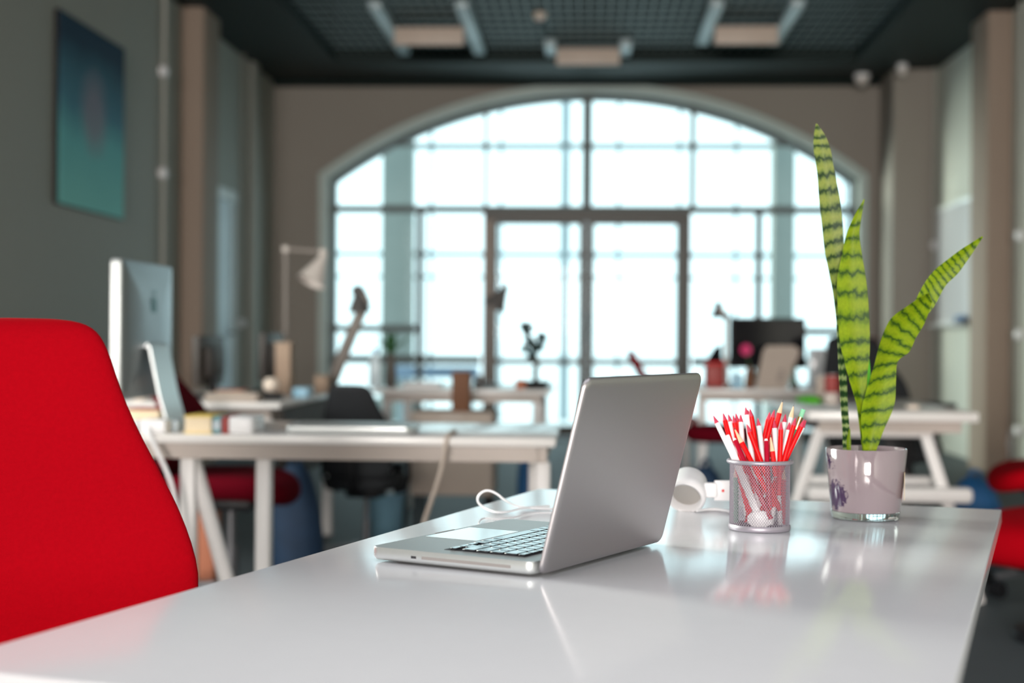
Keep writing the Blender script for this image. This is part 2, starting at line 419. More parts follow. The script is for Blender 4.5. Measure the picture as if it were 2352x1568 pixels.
# ceiling
ce = MB().box(XL-.3, XR+.3, YF-.3, YB+.5, 4.2, 4.35).build('ceiling', M['void'])
struct(ce, 'dark ceiling with a black open grid between teal soffits', 'ceiling')
MB().box(XL, -2.36, YF, YB, ZS, 4.2).build('soffit', M['soffit'], ce)
MB().box(2.42, XR, YF, YB, ZS, 4.2).build('soffit', M['soffit'], ce)
MB().box(-2.36, 2.42, 13.45, YB, ZS, 4.2).build('soffit', M['soffit'], ce)
MB().box(XL+.001, 2.84, YB-.14, YB, ZS-.05, ZS).build('cornice', M['soffit'], ce, bevel=.03)
g = MB(); x = -2.3
while x < 2.4: g.box(x-.005, x+.005, 4, 13.45, 3.66, 3.672); x += .085
y = 4.2
while y < 13.4: g.box(-2.36, 2.42, y-.006, y+.006, 3.66, 3.672); y += .26
gr = g.build('grid', M['gridm'], ce); gr['kind'] = 'stuff'
# ceiling units
M['unitw'] = mat('warm_grey_unit_panel', (.62, .50, .42), .5)
M['railb'] = mat('pale_blue_grey_rail', (.42, .52, .55), .35)
M['unitin'] = mat('black_unit_inside', (.01, .01, .012), .6)
for i, (pa, pb, yf, ra, rb, lb) in enumerate(((905, 1065, 12.2, 11.4, 13.3, 'pale ceiling fixture hanging at the left of the ceiling grid'),
        (1278, 1424, 13.1, 12.9, 13.4, 'small pale ceiling fixture above the middle of the arched window'),
        (1642, 1788, 12.2, 11.4, 12.9, 'pale ceiling fixture hanging at the right of the ceiling grid'))):
    x0, x1 = onY(pa, 85, yf).x, onY(pb, 85, yf).x
    t = thing('ceiling_fixture', lb, 'ceiling fixture', ((x0+x1)/2, yf, 3.65))
    MB().box(x0, x1, yf, yf+.03, 3.46, 3.61).build('front_panel', M['unitw'], t, bevel=.005)
    MB().box(x0, x1, yf+.03, yf+.14, 3.5, 3.62).build('housing', M['unitin'], t)
    for s, xx in ((-1, x0), (1, x1)):
        MB().box(min(xx, xx+s*.1), max(xx, xx+s*.1), ra, rb, 3.59, 3.65).build('rail', M['railb'], t, bevel=.004)
p = onY(1240, 26, 11.9)
t = thing('smoke_detector', 'small reddish smoke detector under the ceiling grid', 'smoke detector', (p.x, p.y, 3.655))
MB().lathe([(.05, 0), (.055, -.02), (.04, -.05), (.012, -.055)], 20, (p.x, p.y, 3.655)).build('body', M['mug'], t)
MB().ball((p.x, p.y, 3.595), .012).build('lamp', M['redcov'], t)
for px, py, Y, lb in ((1980, 172, 14.1, 'white dome camera under the soffit by the right corner'), (2072, 186, 13.6, 'small white dome sensor at the top of the corner pilaster')):
    p = onY(px, py, Y); r = .075 if px < 2000 else .05
    t = thing('dome_camera', lb, 'camera', (p.x, p.y, ZS))
    MB().lathe([(r*.95, 0), (r, -.012), (r, -.03), (r*.95, -.04)], 24, (p.x, p.y, ZS)).build('base', M['cwhite'], t)
    MB().lathe([(r*.9, -.04), (r*.8, -.075), (r*.5, -.105), (.001, -.115)], 24, (p.x, p.y, ZS)).build('dome', M['lampw'], t)

# conduits with round clips on the side walls
def conduit(side, Y, zs, z0, z1, lb):
    X = XL+.03 if side < 0 else XR-.03
    t = thing('wall_conduit', lb, 'conduit', (X, Y, z0))
    MB().cyl((X, Y, z0), (X, Y, z1), .018, n=10).build('pipe', M['wall_side'], t)
    for z in zs: MB().lathe([(.04, -.03), (.045, 0), (.04, .02), (.02, .03)], 16, (X, Y, z), (-side, 0, 0)).build('clip', M['cwhite'], t)
conduit(-1, 10.6, (2.2, 2.95), 0, ZS, 'thin upright conduit on the left wall between poster and pillar')
conduit(-1, 13.05, (1.12,), 0, ZS, 'thin upright conduit on the left wall just beyond the door')
conduit(1, 11.1, (1.80, 1.06, .34), 0, ZS, 'thin upright conduit with three clips on the right wall before the pillar')
conduit(1, 13.8, (1.9,), 0, ZS, 'thin upright conduit beside the corner pilaster on the right wall')

# poster
pt, pb = onX(125, 52, XL), onX(275, 135, XL)
pm = bpy.data.materials.new('poster_print'); pm.use_nodes = True
N = pm.node_tree.nodes; Lk = pm.node_tree.links
tc = N.new('ShaderNodeTexCoord'); sp = N.new('ShaderNodeSeparateXYZ'); Lk.new(tc.outputs['Generated'], sp.inputs[0])
nz = N.new('ShaderNodeTexNoise'); nz.inputs['Scale'].default_value = 2.2; nz.inputs['Detail'].default_value = 4; Lk.new(tc.outputs['Generated'], nz.inputs['Vector'])
md = N.new('ShaderNodeMath'); md.operation = 'MULTIPLY_ADD'; md.inputs[1].default_value = .22; Lk.new(nz.outputs['Fac'], md.inputs[0]); Lk.new(sp.outputs['Z'], md.inputs[2])
cr = N.new('ShaderNodeValToRGB'); e = cr.color_ramp.elements
e[0].position = .1; e[0].color = (.26, .72, .66, 1); e[1].position = 1.02; e[1].color = (.012, .045, .085, 1)
for ps, cl in ((.5, (.17, .56, .57, 1)), (.68, (.08, .25, .34, 1))): 
    k = e.new(ps); k.color = cl
Lk.new(md.outputs[0], cr.inputs[0])
# soft pink swirl: a distorted ring plus a tail
vm = N.new('ShaderNodeVectorMath'); vm.operation = 'DISTANCE'; vm.inputs[1].default_value = (.5, .5, .52); 
mp = N.new('ShaderNodeMapping'); mp.inputs['Scale'].default_value = (0, 1, 1.0); mp.inputs['Location'].default_value = (.5, 0, 0)
Lk.new(tc.outputs['Generated'], mp.inputs['Vector']); Lk.new(mp.outputs[0], vm.inputs[0])
m2 = N.new('ShaderNodeMath'); m2.operation = 'MULTIPLY_ADD'; m2.inputs[1].default_value = .25; Lk.new(nz.outputs['Fac'], m2.inputs[0]); Lk.new(vm.outputs['Value'], m2.inputs[2])
c2 = N.new('ShaderNodeValToRGB'); e = c2.color_ramp.elements
e[0].position = .22; e[0].color = (.75, .75, .75, 1); e[1].position = .38; e[1].color = (0, 0, 0, 1)
Lk.new(m2.outputs[0], c2.inputs[0])
mx = N.new('ShaderNodeMix'); mx.data_type = 'RGBA'; mx.inputs['B'].default_value = (.32, .27, .33, 1)
Lk.new(c2.outputs[0], mx.inputs['Factor']); Lk.new(cr.outputs[0], mx.inputs['A'])
Lk.new(mx.outputs['Result'], N['Principled BSDF'].inputs['Base Color']); N['Principled BSDF'].inputs['Roughness'].default_value = .7; N['Principled BSDF'].inputs['Specular IOR Level'].default_value = .2
ya, yb = pt.y, pb.y; zt, zb = 2.93, 1.78
t = thing('poster', 'navy to teal poster with a dim pink swirl on the left wall', 'poster', (XL, (ya+yb)/2, zb))
MB().box(XL+.001, XL+.03, ya, yb, zb, zt).build('backing', M['black'], t)
MB().box(XL+.03, XL+.034, ya+.005, yb-.005, zb+.005, zt-.005).build('print', pm, t)

# pale door on the left wall
ya, yb = onX(447, 500, XL).y, onX(530, 500, XL).y
d1 = thing('door_1', 'pale blue grey door in a white frame on the left wall', 'door', (XL, (ya+yb)/2, 0)); struct(d1)
MB().box(XL+.001, XL+.05, ya, ya+.09, 0, 2.26).box(XL+.001, XL+.05, yb-.09, yb, 0, 2.26).box(XL+.001, XL+.06, ya, yb, 2.17, 2.27).build('frame', M['doorf'], d1, bevel=.006)
dp = MB().box(XL+.001, XL+.035, ya+.09, yb-.09, 0.01, 2.17).build('door_panel', M['doorp'], d1)
MB().tube([(XL+.035, yb-.16, 1.03), (XL+.09, yb-.16, 1.03), (XL+.09, yb-.28, 1.03)], .01, 8).build('handle', M['cchair'], dp)

# whiteboard
ya, yb = onX(2243, 600, XR).y, onX(2150, 600, XR).y
t = thing('whiteboard', 'glossy whiteboard in a thin frame on the right wall', 'whiteboard', (XR, (ya+yb)/2, 1.15))
MB().box(XR-.022, XR-.001, ya+.03, yb-.03, 1.18, 2.20).build('panel', M['board'], t)
f = MB().box(XR-.035, XR-.001, ya, ya+.03, 1.15, 2.23).box(XR-.035, XR-.001, yb-.03, yb, 1.15, 2.23).box(XR-.035, XR-.001, ya+.03, yb-.03, 2.20, 2.23).box(XR-.035, XR-.001, ya+.03, yb-.03, 1.15, 1.18)
f.build('frame', M['alu'], t)
MB().box(XR-.10, XR-.035, ya+.1, yb-.1, 1.14, 1.155).build('pen_tray', M['cwhite'], t)
ys = onX(2205, 745, XR-.07).y
t = thing('board_eraser', 'blue sponge eraser on the whiteboard tray', 'eraser', (XR-.07, ys, 1.155))
MB().box(XR-.098, XR-.045, ys-.16, ys+.12, 1.1552, 1.19).build('felt', M['blue'], t, bevel=.008)
MB().box(XR-.095, XR-.048, ys-.15, ys+.11, 1.19, 1.225).build('grip', M['blue2'], t, bevel=.012)
t = thing('wall_socket', 'white wall socket low on the right wall past the conduit', 'socket', (XR, onX(2316, 1040, XR).y, .22))
yy = t.location.y
MB().box(XR-.012, XR-.001, yy-.09, yy+.09, .12, .32).build('plate', M['cwhite'], t, bevel=.004)
for d in (-.04, .04): MB().lathe([(.028, 0), (.03, .006), (.02, .008)], 14, (XR-.012, yy+d, .22), (-1, 0, 0)).build('outlet', M['doorf'], t)

# ================================================================== DESKS
TZ = .735
def desk(lb, x0, x1, y0, y1, style='straight', thick=.024, grp=None, name='office_desk', legs=None):
    t = thing(name, lb, 'desk', ((x0+x1)/2, (y0+y1)/2, 0), grp)
    MB().box(x0, x1, y0, y1, TZ-thick, TZ).build('tabletop', M['deskfar'], t, bevel=.003)
    zb = TZ-thick
    for yy in (y0+.05, y1-.09): MB().box(x0+.05, x1-.05, yy, yy+.04, zb-.045, zb).build('beam', M['beam'], t)
    if style == 'straight':
        for xx in (x0+.07, x1-.07):
            for yy in (y0+.07, y1-.07): MB().box(xx-.025, xx+.025, yy-.025, yy+.025, 0, zb-.045).build('leg', M['deskedge'], t, bevel=.006)
    return t
# second desk (left, mid distance)
D2 = desk('long white desk behind the red chair, carrying the all-in-one computer', -1.72, -.085, 3.93, 4.60, 'none')
zb = TZ-.024-.045
for xx in (onY(1262, 1080, 4.0).x-.02, onY(432, 1080, 4.0).x, onY(622, 1080, 4.0).x-.02):
    MB().box(xx-.02, xx+.022, 3.985, 4.03, 0, zb).build('leg', M['deskedge'], D2, bevel=.006)
MB().cyl((-1.10, 4.02, zb), (-.93, 4.10, 0), .022, n=12).build('leg', M['deskedge'], D2)
for xx in (-.16, -1.6): MB().box(xx-.02, xx+.02, 4.5, 4.545, 0, zb).build('leg', M['deskedge'], D2, bevel=.006)
MB().box(-.14, -.11, 4.0, 4.52, zb, zb+.045).build('beam', M['beam'], D2)
DC = desk('white desk by the left wall, behind the all-in-one computer', -3.0, -1.24, 5.84, 7.4)
MB().box(-1.275, -1.25, 5.95, 7.3, .40, TZ-.03).build('side_panel', M['sidep'], DC)
DD = desk('far white desk near the door, carrying the little tree', -1.12, -.19, 7.55, 8.6)
# right desks
RD = desk('near right white desk on a slanted trestle with a shelf', .84, 1.48, 5.6, 6.9, 'none', .036)
def trestle(t, y, x0, x1, sp):
    z1 = TZ-.024-.045
    for s, xt, xb in ((-1, x0, x0-sp), (1, x1, x1+sp)):
        a, b = Vector((xt, y, z1)), Vector((xb, y, 0)); d = (a-b).normalized(); n = Vector((d.z, 0, -d.x))
        MB().obox((a+b)/2, (d, n, (0, 1, 0)), ((a-b).length, .042, .03)).build('leg', M['deskedge'], t, bevel=.004)
    MB().box(x0-.03, x1+.03, y-.02, y+.02, z1-.03, z1+.0).build('crossbar', M['deskedge'], t, bevel=.003)
q0, q1 = onY(1885, 980, 5.68).x, onY(2122, 980, 5.68).x
trestle(RD, 5.68, q0, q1, .215); trestle(RD, 6.75, q0, q1, .215)
a, b_ = onY(2070, 1115, 5.6), onY(2238, 1140, 5.6)
MB().box(q0-.06, b_.x, 5.60, 5.66, b_.z-.03, b_.z+.03).build('shelf_board', M['deskedge'], RD, bevel=.02)
MB().box(q0-.06, b_.x-.06, 5.84, 5.88, b_.z+.01, b_.z+.05).build('shelf_board', M['deskedge'], RD, bevel=.008)
RB = desk('far right white desk carrying the black monitor', .56, 1.40, 8.0, 9.4)

# main desk
FL, FR, NE = onz(1236, 1122, TZ), onz(2301, 1170, TZ), onz(95, 1556.5, TZ)
e1 = (FR-FL); DW = e1.length; e1.normalize(); e2 = Vector((e1.y, -e1.x, 0))
DLn = (NE-FL).dot(e2)
DA = math.atan2(e1.y, e1.x)
md_ = thing('work_desk', 'large white glossy desk in the foreground, under the silver laptop', 'desk', (FL.x, FL.y, 0))
md_.rotation_euler = (0, 0, 0)
def dk(u, v, z): return FL+e1*u+e2*v+Vector((0, 0, z-TZ))
ax = (e1, e2, Vector((0, 0, 1)))
MB().obox(dk(DW/2, DLn/2, TZ-.011), ax, (DW, DLn, .022)).build('tabletop', M['desk'], md_, bevel=.0022, seg=3)
for u in (.15, DW-.15):
    for v in (.12, DLn-.12):
        MB().obox(dk(u, v, .34), ax, (.04, .04, .67)).build('leg', M['deskedge'], md_, bevel=.005)
    MB().obox(dk(u, DLn/2, .69), ax, (.04, DLn-.1, .045)).build('beam', M['beam'], md_)

# ================================================================== LAPTOP
B = Vector((-.0588, 1.6411, TZ))
lv = Vector((-math.cos(.4796), math.sin(.4796), 0)); lu = Vector((lv.y, -lv.x, 0))
if lu.y < 0: lu = -lu
LW, LD = .325, .227
def lp(u, v, z): return B+lu*u+lv*v+Vector((0, 0, z))
lap = thing('laptop', 'open silver laptop on the white foreground desk', 'laptop', tuple(lp(LW/2, LD/2, 0)))
def rrect(w, h, r, n=7):
    pts = []
    for cx, cy, a0 in ((w-r, r, -90), (w-r, h-r, 0), (r, h-r, 90), (r, r, 180)):
        for i in range(n+1):
            a = math.radians(a0+90*i/n); pts.append((cx+r*math.cos(a), cy+r*math.sin(a)))
    return pts
def inset_rr(w, h, r, d): return [(x+d, y+d) for x, y in rrect(w-2*d, h-2*d, max(r-d, .001))]
BT = .0178
prof = [(.009, .0015), (.004, .0024), (.0012, .0045), (0, .007), (0, BT-.0008), (.0006, BT)]
loops = [[lp(x, y, z) for x, y in inset_rr(LW, LD, .012, d)] for d, z in prof]
base = MB().loft(loops).build('base', M['alu'], lap, sharp=50)
for u in (.03, LW-.03):
    for v in (.03, LD-.03): MB().cyl(lp(u, v, 0.0001), lp(u, v, .003), .008, n=12).build('foot', M['black'], lap)
# right side of the base (u=0) : slot, lock
def sidebox(v0, v1, z0, z1, d, mt, nm, bev):
    MB().obox(lp(-.0001+d/2-.0003, (v0+v1)/2, (z0+z1)/2), (lu, lv, (0, 0, 1)), (d, v1-v0, z1-z0)).build(nm, mt, base, bevel=bev, seg=3)
sidebox(.030, .152, .0083, .0117, .0012, M['aludark'], 'disc_slot', .0)
sidebox(.160, .167, .0083, .0112, .0012, M['dark'], 'lock_slot', .0)
# keyboard well and keys
K0, KW, KV0, KD = .028, .270, .028, .108
MB().obox(lp(LW/2, KV0+KD/2, BT+.0001), (lu, lv, (0, 0, 1)), (KW+.003, KD+.003, .0004)).build('keyboard_well', M['dark'], base)
kw = KW/14.5
rows = [[1.036]*14, [1]*13+[1.5], [1.5]+[1]*13, [1.75]+[1]*11+[1.75], [2.25]+[1]*10+[2.25]]
vr = KV0
hs = [.0105]+[.0192]*4
for ri, row in enumerate(rows):
    u = K0+KW  # left side of the keyboard is far from the camera
    for k in row:
        w = k*kw; hh = hs[ri]
        MB().obox(lp(u-w/2, vr+hh/2, BT+.0014), (lu, lv, (0, 0, 1)), (w-.0026, hh-.0026, .0022)).build('key', M['key'], base, bevel=.0006, seg=1)
        u -= w
    vr += hs[ri]
u = K0+KW
for k in (1, 1, 1, 1.25, 5, 1.25, 1):
    w = k*kw
    MB().obox(lp(u-w/2, vr+.0096, BT+.0014), (lu, lv, (0, 0, 1)), (w-.0026, .0166, .0022)).build('key', M['key'], base, bevel=.0006, seg=1); u -= w
for du, dv in ((0, .5), (1, .5), (2, .5), (1, 0)):
    MB().obox(lp(u-kw*(du+.5), vr+.0096*(dv+.25)+(.0048 if dv else 0), BT+.0014), (lu, lv, (0, 0, 1)), (kw-.0026, .0078, .0022)).build('key', M['key'], base, bevel=.0006, seg=1)
MB().obox(lp(LW/2, .182, BT+.00012), (lu, lv, (0, 0, 1)), (.105, .076, .0004)).build('trackpad', M['pad'], base)
MB().obox(lp(LW/2, LD-.0015, BT-.0005), (lu, lv, (0, 0, 1)), (.045, .0035, .0018)).build('thumb_scoop', M['aludark'], base, bevel=.0006)
# lid
LT = .2529
lup = (-lv*math.sin(LT)+Vector((0, 0, 1))*math.cos(LT)); ln = (-lv*math.cos(LT)-Vector((0, 0, 1))*math.sin(LT))
LO = lp(0, -.0035, .0045)
def ld(u, w, t): return LO+lu*u+lup*w+ln*t
LH = .2300
prof = [(.0016, 0.0), (0, .0008), (0, .0028), (.0012, .0048), (.0035, .0062), (.008, .0070)]
loops = [[ld(x, y, t) for x, y in inset_rr(LW, LH, .013, d)] for d, t in prof]
lid = MB().loft(loops).build('lid', M['alulid'], lap, sharp=60)
MB().obox(ld(LW/2, LH/2+.004, -.0004), (lu, lup, ln), (LW-.008, LH-.014, .0008)).build('screen', M['screen'], lid)
MB().cyl(lp(.03, -.002, .011), lp(LW-.03, -.002, .011), .0062, n=16).build('hinge', M['black'], lap)

# ================================================================== PENCIL CUP
CR, CH = .042, .097
cf = onz(1744, 1224, TZ); cdir = Vector((cf.x, cf.y, 0)).normalized()
CC = Vector((cf.x, cf.y, TZ))+cdir*.043
cup = thing('pencil_cup', 'grey wire mesh pencil cup between laptop and plant', 'cup', tuple(CC))
MB().lathe([(.0005, .0003), (CR+.0012, .0003), (CR+.002, .002), (CR+.002, .006), (CR+.0008, .008), (CR-.001, .008), (CR-.0012, .003), (.0005, .003)], 64, CC).build('base', M['wired'], cup, sharp=50)
rim = [(CR+.0022+.0030*math.cos(t), CH+.0030*math.sin(t)) for t in [2*PI*i/12 for i in range(12)]]
MB().lathe(rim, 64, CC, closed=True).build('rim', M['wired'], cup, sharp=80)
wm = MB(); NW, NR = 72, 36; z0, z1 = .007, CH-.001
for sgn in (-1, 1):
    for i in range(NW):
        pr = []
        for k in range(NR+1):
            a = 2*PI*(i+sgn*k*.5*1.0)/NW+ (0 if sgn > 0 else 0)
            z = z0+(z1-z0)*k/NR
            pr.append((a, z))
        lo = []
        for k, (a, z) in enumerate(pr):
            rr = CR+.0002*sgn; d = Vector((math.cos(a), math.sin(a), 0)); c = CC+d*rr+Vector((0, 0, z))
            tn = Vector((-math.sin(a), math.cos(a), 0)); hw = .00034
            lo.append([c-tn*hw-d*.0003, c+tn*hw-d*.0003, c+tn*hw+d*.0003, c-tn*hw+d*.0003])
        wm.loft(lo, False)
w_ = wm.build('wire_mesh', M['wires'], cup); w_['kind'] = 'stuff'

# pencils: tip pixel, x at the rim, layer depth tip/rim (m, + is away from camera), colours, label
cside = Vector((cdir.y, -cdir.x, 0))
def cupt(px, py, dd):
    """point on the pixel's ray at depth of the cup axis plus dd"""
    d = ray(px, py); p0 = CC+cdir*dd
    t = (p0-CP).dot(cdir)/d.dot(cdir)
    return CP+d*t
def Z8(zx, zy): return 1620+zx/8.71, 900+zy/8.71
PR = .0036
def pencil(tip, rx, dt, dr, body, kind, lb, zr=1420, r=PR, name='pencil'):
    x, y = Z8(*tip); T = cupt(x, y, dt); xr, yr = Z8(rx, zr); R = cupt(xr, yr, dr)
    # keep the crossing inside the rim
    o = R-CC; o.z = 0
    if o.length > CR-r-.0035: o = o.normalized()*(CR-r-.0035)
    R = CC+o+Vector((0, 0, CH+.0))
    d = (R-T).normalized()
    tb = (TZ+.0095-T.z)/d.z
    # stop at the cup wall
    for k in range(60):
        E_ = T+d*tb; o = E_-CC; o.z = 0
        if o.length < CR-r-.002: break
        tb -= .002
    E_ = T+d*tb
    t = thing(name, lb, 'pencil', tuple(E_), 'pencils in the mesh cup')
    if kind == 'eraser':
        a = T-d*0; s1, s2 = T+d*.012, T+d*.030
        MB().cyl(T, s1, r*.95, n=16).build('eraser', M['eraser'], t, bevel=.0008)
        MB().cyl(s1, s1+d*.006, r*1.05, n=16).cyl(s1+d*.006, s1+d*.010, r*.98, n=16).cyl(s1+d*.010, s2, r*1.05, n=16).build('ferrule', M['brass'], t)
        MB().cyl(s2, E_, r, n=6).build('body', M[body], t); return
    if kind == 'flat':
        MB().cyl(T+d*.003, E_, r, n=14).build('body', M[body], t, bevel=.0006)
        MB().cyl(T, T+d*.003, r*.5, r*.8, n=12).build('cap', M['penwhite'], t); return
    cl = .0115 if kind == 'crim' else (.020 if kind == 'wood' else .024)
    cm = M['pencrim'] if kind == 'crim' else M['wood']
    s0, s1 = T+d*(.0016 if kind == 'crim' else .004), T+d*cl
    MB().cyl(s1, E_, r, n=(6 if kind != 'crim' else 12)).build('body', M[body], t)
    MB().cyl(s0, s1, r*(.26 if kind == 'crim' else .23), r*.99, n=12, caps=True).build('sharpened_cone', cm, t)
    MB().cyl(T, s0+d*.001, .0003, r*.25, n=8).build('lead', M['lead'] if kind != 'crim' else M['pencrim'], t)
PL = [
 ((160, 470), 545, .0, .0, 'penwhite', 'crim', 'white pencil with crimson point, the one leaning farthest left in the mesh cup'),
 ((355, 415), 600, .018, .004, 'penred', 'crim', 'red pencil with crimson point just right of the leftmost white pencil'),
 ((455, 440), 690, .032, .024, 'penwhite', 'crim', 'white pencil with crimson point between the two leftmost red pencils'),
 ((555, 460), 720, .006, -.004, 'penred', 'crim', 'red pencil with crimson point, third from the left, behind the wooden-tipped one'),
 ((610, 420), 790, .030, .024, 'penred', 'crim', 'red pencil with dark crimson point half hidden at the back left of the cup'),
 ((705, 440), 760, .026, .020, 'penwhite', 'crim', 'upright white pencil with crimson point at the back, left of the tallest crimson pair'),
 ((805, 295), 945, .010, .004, 'penwhite', 'crim', 'tall white pencil with crimson point left of the middle of the cup'),
 ((850, 350), 1000, .024, .024, 'penred', 'crim', 'red pencil almost hidden behind the tall white pencil left of the middle'),
 ((890, 330), 1060, .016, .012, 'penred', 'crim', 'tall red pencil with crimson point touching the tall white one on its right'),
 ((1048, 515), 1165, .006, .0, 'penwhite', 'crim', 'white pencil with crimson point standing alone at the middle of the cup'),
 ((830, 645), 1120, -.018, -.020, 'penred', 'crim', 'red pencil with crimson point crossing the front of the cup to the left'),
 ((570, 705), 930, -.016, -.022, 'penred', 'long', 'red pencil with long bare wooden tip leaning left at the front'),
 ((575, 925), 790, -.012, -.018, 'pendark', 'flat', 'dark red pencil with a small white end at front left of the cup'),
 ((1290, 395), 1095, .022, .018, 'penred', 'crim', 'red pencil with crimson point leaning right behind the lone white pencil'),
 ((1385, 350), 1130, .012, .006, 'penred', 'crim', 'red pencil leaning right with crimson point, left of the highest wooden tip'),
 ((1555, 150), 1230, .022, .020, 'penred', 'wood', 'tallest red pencil in the cup, sharpened to a bare wooden tip'),
 ((1375, 560), 1425, .0, -.006, 'penwhite', 'crim', 'white pencil with crimson point right behind the short chisel-tipped red pencil'),
 ((1605, 440), 1480, .020, .018, 'penwhite', 'crim', 'white pencil with crimson point just left of the wooden-tipped white pencil'),
 ((1775, 235), 1530, .012, .010, 'penwhite', 'wood', 'white pencil sharpened to a bare wooden tip, at right of the cup'),
 ((1515, 590), 1490, -.014, -.020, 'penred', 'crim', 'upright red pencil with crimson point at the front right of the cup'),
 ((1690, 600), 1540, -.004, -.010, 'penwhite', 'crim', 'white pencil with crimson point between the two red pencils at front right'),
 ((1810, 510), 1610, -.010, -.014, 'penred', 'crim', 'red pencil with crimson point leaning right before the green pencil'),
 ((1965, 345), 1650, .010, .010, 'green', 'eraser', 'green pencil with brass ferrule and mint eraser end'),
 ((1985, 545), 1640, .0, -.004, 'penred', 'crim', 'red pencil with crimson point leaning farthest right of the red ones'),
 ((2020, 560), 1670, .012, .008, 'penwhite', 'crim', 'white pencil with crimson point at the far right of the cup'),
 ((1300, 850), 1370, -.020, -.026, 'penred', 'long', 'short red pencil with a chisel-cut wooden tip at the cup front'),
 ((1215, 935), 1240, -.016, -.022, 'pendark', 'flat', 'short dark red pencil standing at the front middle of the cup'),
 ((400, 1380), 430, .004, .0, 'green', 'flat', 'short green pencil sunk inside the left of the cup, seen through the mesh'),
 ((1680, 1500), 1700, -.004, -.002, 'penred', 'wood', 'short red pencil wholly inside the cup at the right, seen through the mesh'),
]
for a in PL:
    if a[0][1] > 1300:
        # wholly inside the cup: stand it against the wall
        x, y = Z8(*a[0]); T = cupt(x, y, a[2]); o = T-CC; hz = min(o.z, CH-.006); o.z = 0
        if o.length > CR-.008: o = o.normalized()*(CR-.008)
        T = CC+o+Vector((0, 0, hz)); E_ = CC+o*.97+Vector((0, 0, .0085))
        t = thing('pencil', a[6], 'pencil', tuple(E_), 'pencils in the mesh cup'); d = (E_-T).normalized()
        MB().cyl(T+d*.018, E_, PR, n=6).build('body', M[a[4]], t)
        MB().cyl(T, T+d*.018, .0004, PR*.98, n=10).build('sharpened_cone', M['wood'], t)
    else: pencil(*a)
# white stick with an eight-sided head, head down in the cup
T, Hd = cupt(*Z8(410, 870), .004), cupt(1745, 1193, -.033)
o = Hd-CC; o.z = 0
if o.length > CR-.010: 
    o = o.normalized()*(CR-.010); z = Hd.z; Hd = CC+o; Hd.z = z
d = (Hd-T).normalized(); cs = d.cross(cdir).normalized(); nn = cs.cross(d)
st = thing('white_stick', 'white stick with an eight-sided head, standing head down in the mesh cup', 'stick', tuple(Hd))
MB().obox((T+Hd)/2, (d, cs, nn), ((Hd-T).length, .0105, .004)).build('handle', M['penwhite'], st, bevel=.0014)
po = [(.0185*math.cos(PI/8+i*PI/4), .0185*math.sin(PI/8+i*PI/4)*.72) for i in range(8)]
MB().prism(po, lambda a, b, t: Hd+cside*a+Vector((0, 0, 1))*b+cdir*t, -.0015, .0045).build('head', M['penwhite'], st, bevel=.0012)

# ================================================================== PLANT
pf = onz(1988, 1198, TZ); pdir = Vector((pf.x, pf.y, 0)).normalized()
RBm, RTp, PH = .0505, .0610, .1065
PC = Vector((pf.x, pf.y, TZ))+pdir*RBm
pot = thing('plant_pot', 'lilac glass plant pot with dark flower print and clear base', 'pot', tuple(PC))
lil = bpy.data.materials.new('lilac_print_glass'); lil.use_nodes = True
N = lil.node_tree.nodes; Lk = lil.node_tree.links; bs = N['Principled BSDF']
bs.inputs['Roughness'].default_value = .08; bs.inputs['Coat Weight'].default_value = .6; bs.inputs['Coat Roughness'].default_value = .03
tc = N.new('ShaderNodeTexCoord')
nz = N.new('ShaderNodeTexNoise'); nz.inputs['Scale'].default_value = 70; nz.inputs['Detail'].default_value = 5; nz.inputs['Distortion'].default_value = 2.5
Lk.new(tc.outputs['Object'], nz.inputs['Vector'])
fc = -pdir*.052*.62+Vector((-pdir.y, pdir.x, 0))*.052*.88+Vector((0, 0, .036))   # centre of the printed flower, on the pot's left
vd = N.new('ShaderNodeVectorMath'); vd.operation = 'DISTANCE'; vd.inputs[1].default_value = fc; Lk.new(tc.outputs['Object'], vd.inputs[0])
mr = N.new('ShaderNodeMapRange'); mr.inputs['From Min'].default_value = .010; mr.inputs['From Max'].default_value = .036; mr.inputs['To Min'].default_value = .80; mr.inputs['To Max'].default_value = .0
Lk.new(vd.outputs['Value'], mr.inputs['Value'])
fc2 = fc*1.0; fc2 = -pdir*.058*.35+Vector((-pdir.y, pdir.x, 0))*.058*.95+Vector((0, 0, .085))
vd2 = N.new('ShaderNodeVectorMath'); vd2.operation = 'DISTANCE'; vd2.inputs[1].default_value = fc2; Lk.new(tc.outputs['Object'], vd2.inputs[0])
mr2 = N.new('ShaderNodeMapRange'); mr2.inputs['From Min'].default_value = .008; mr2.inputs['From Max'].default_value = .03; mr2.inputs['To Min'].default_value = .48; mr2.inputs['To Max'].default_value = .0
Lk.new(vd2.outputs['Value'], mr2.inputs['Value'])
mxm = N.new('ShaderNodeMath'); mxm.operation = 'MAXIMUM'; Lk.new(mr.outputs[0], mxm.inputs[0]); Lk.new(mr2.outputs[0], mxm.inputs[1])
ad = N.new('ShaderNodeMath'); ad.operation = 'ADD'; Lk.new(mxm.outputs[0], ad.inputs[0]); Lk.new(nz.outputs['Fac'], ad.inputs[1])
rp = N.new('ShaderNodeValToRGB'); rp.color_ramp.elements[0].position = .86; rp.color_ramp.elements[0].color = (.25, .20, .218, 1)
rp.color_ramp.elements[1].position = 1.08; rp.color_ramp.elements[1].color = (.035, .012, .05, 1)
Lk.new(ad.outputs[0], rp.inputs[0]); Lk.new(rp.outputs[0], bs.inputs['Base Color'])
cg = bpy.data.materials.new('clear_glass_base'); cg.use_nodes = True
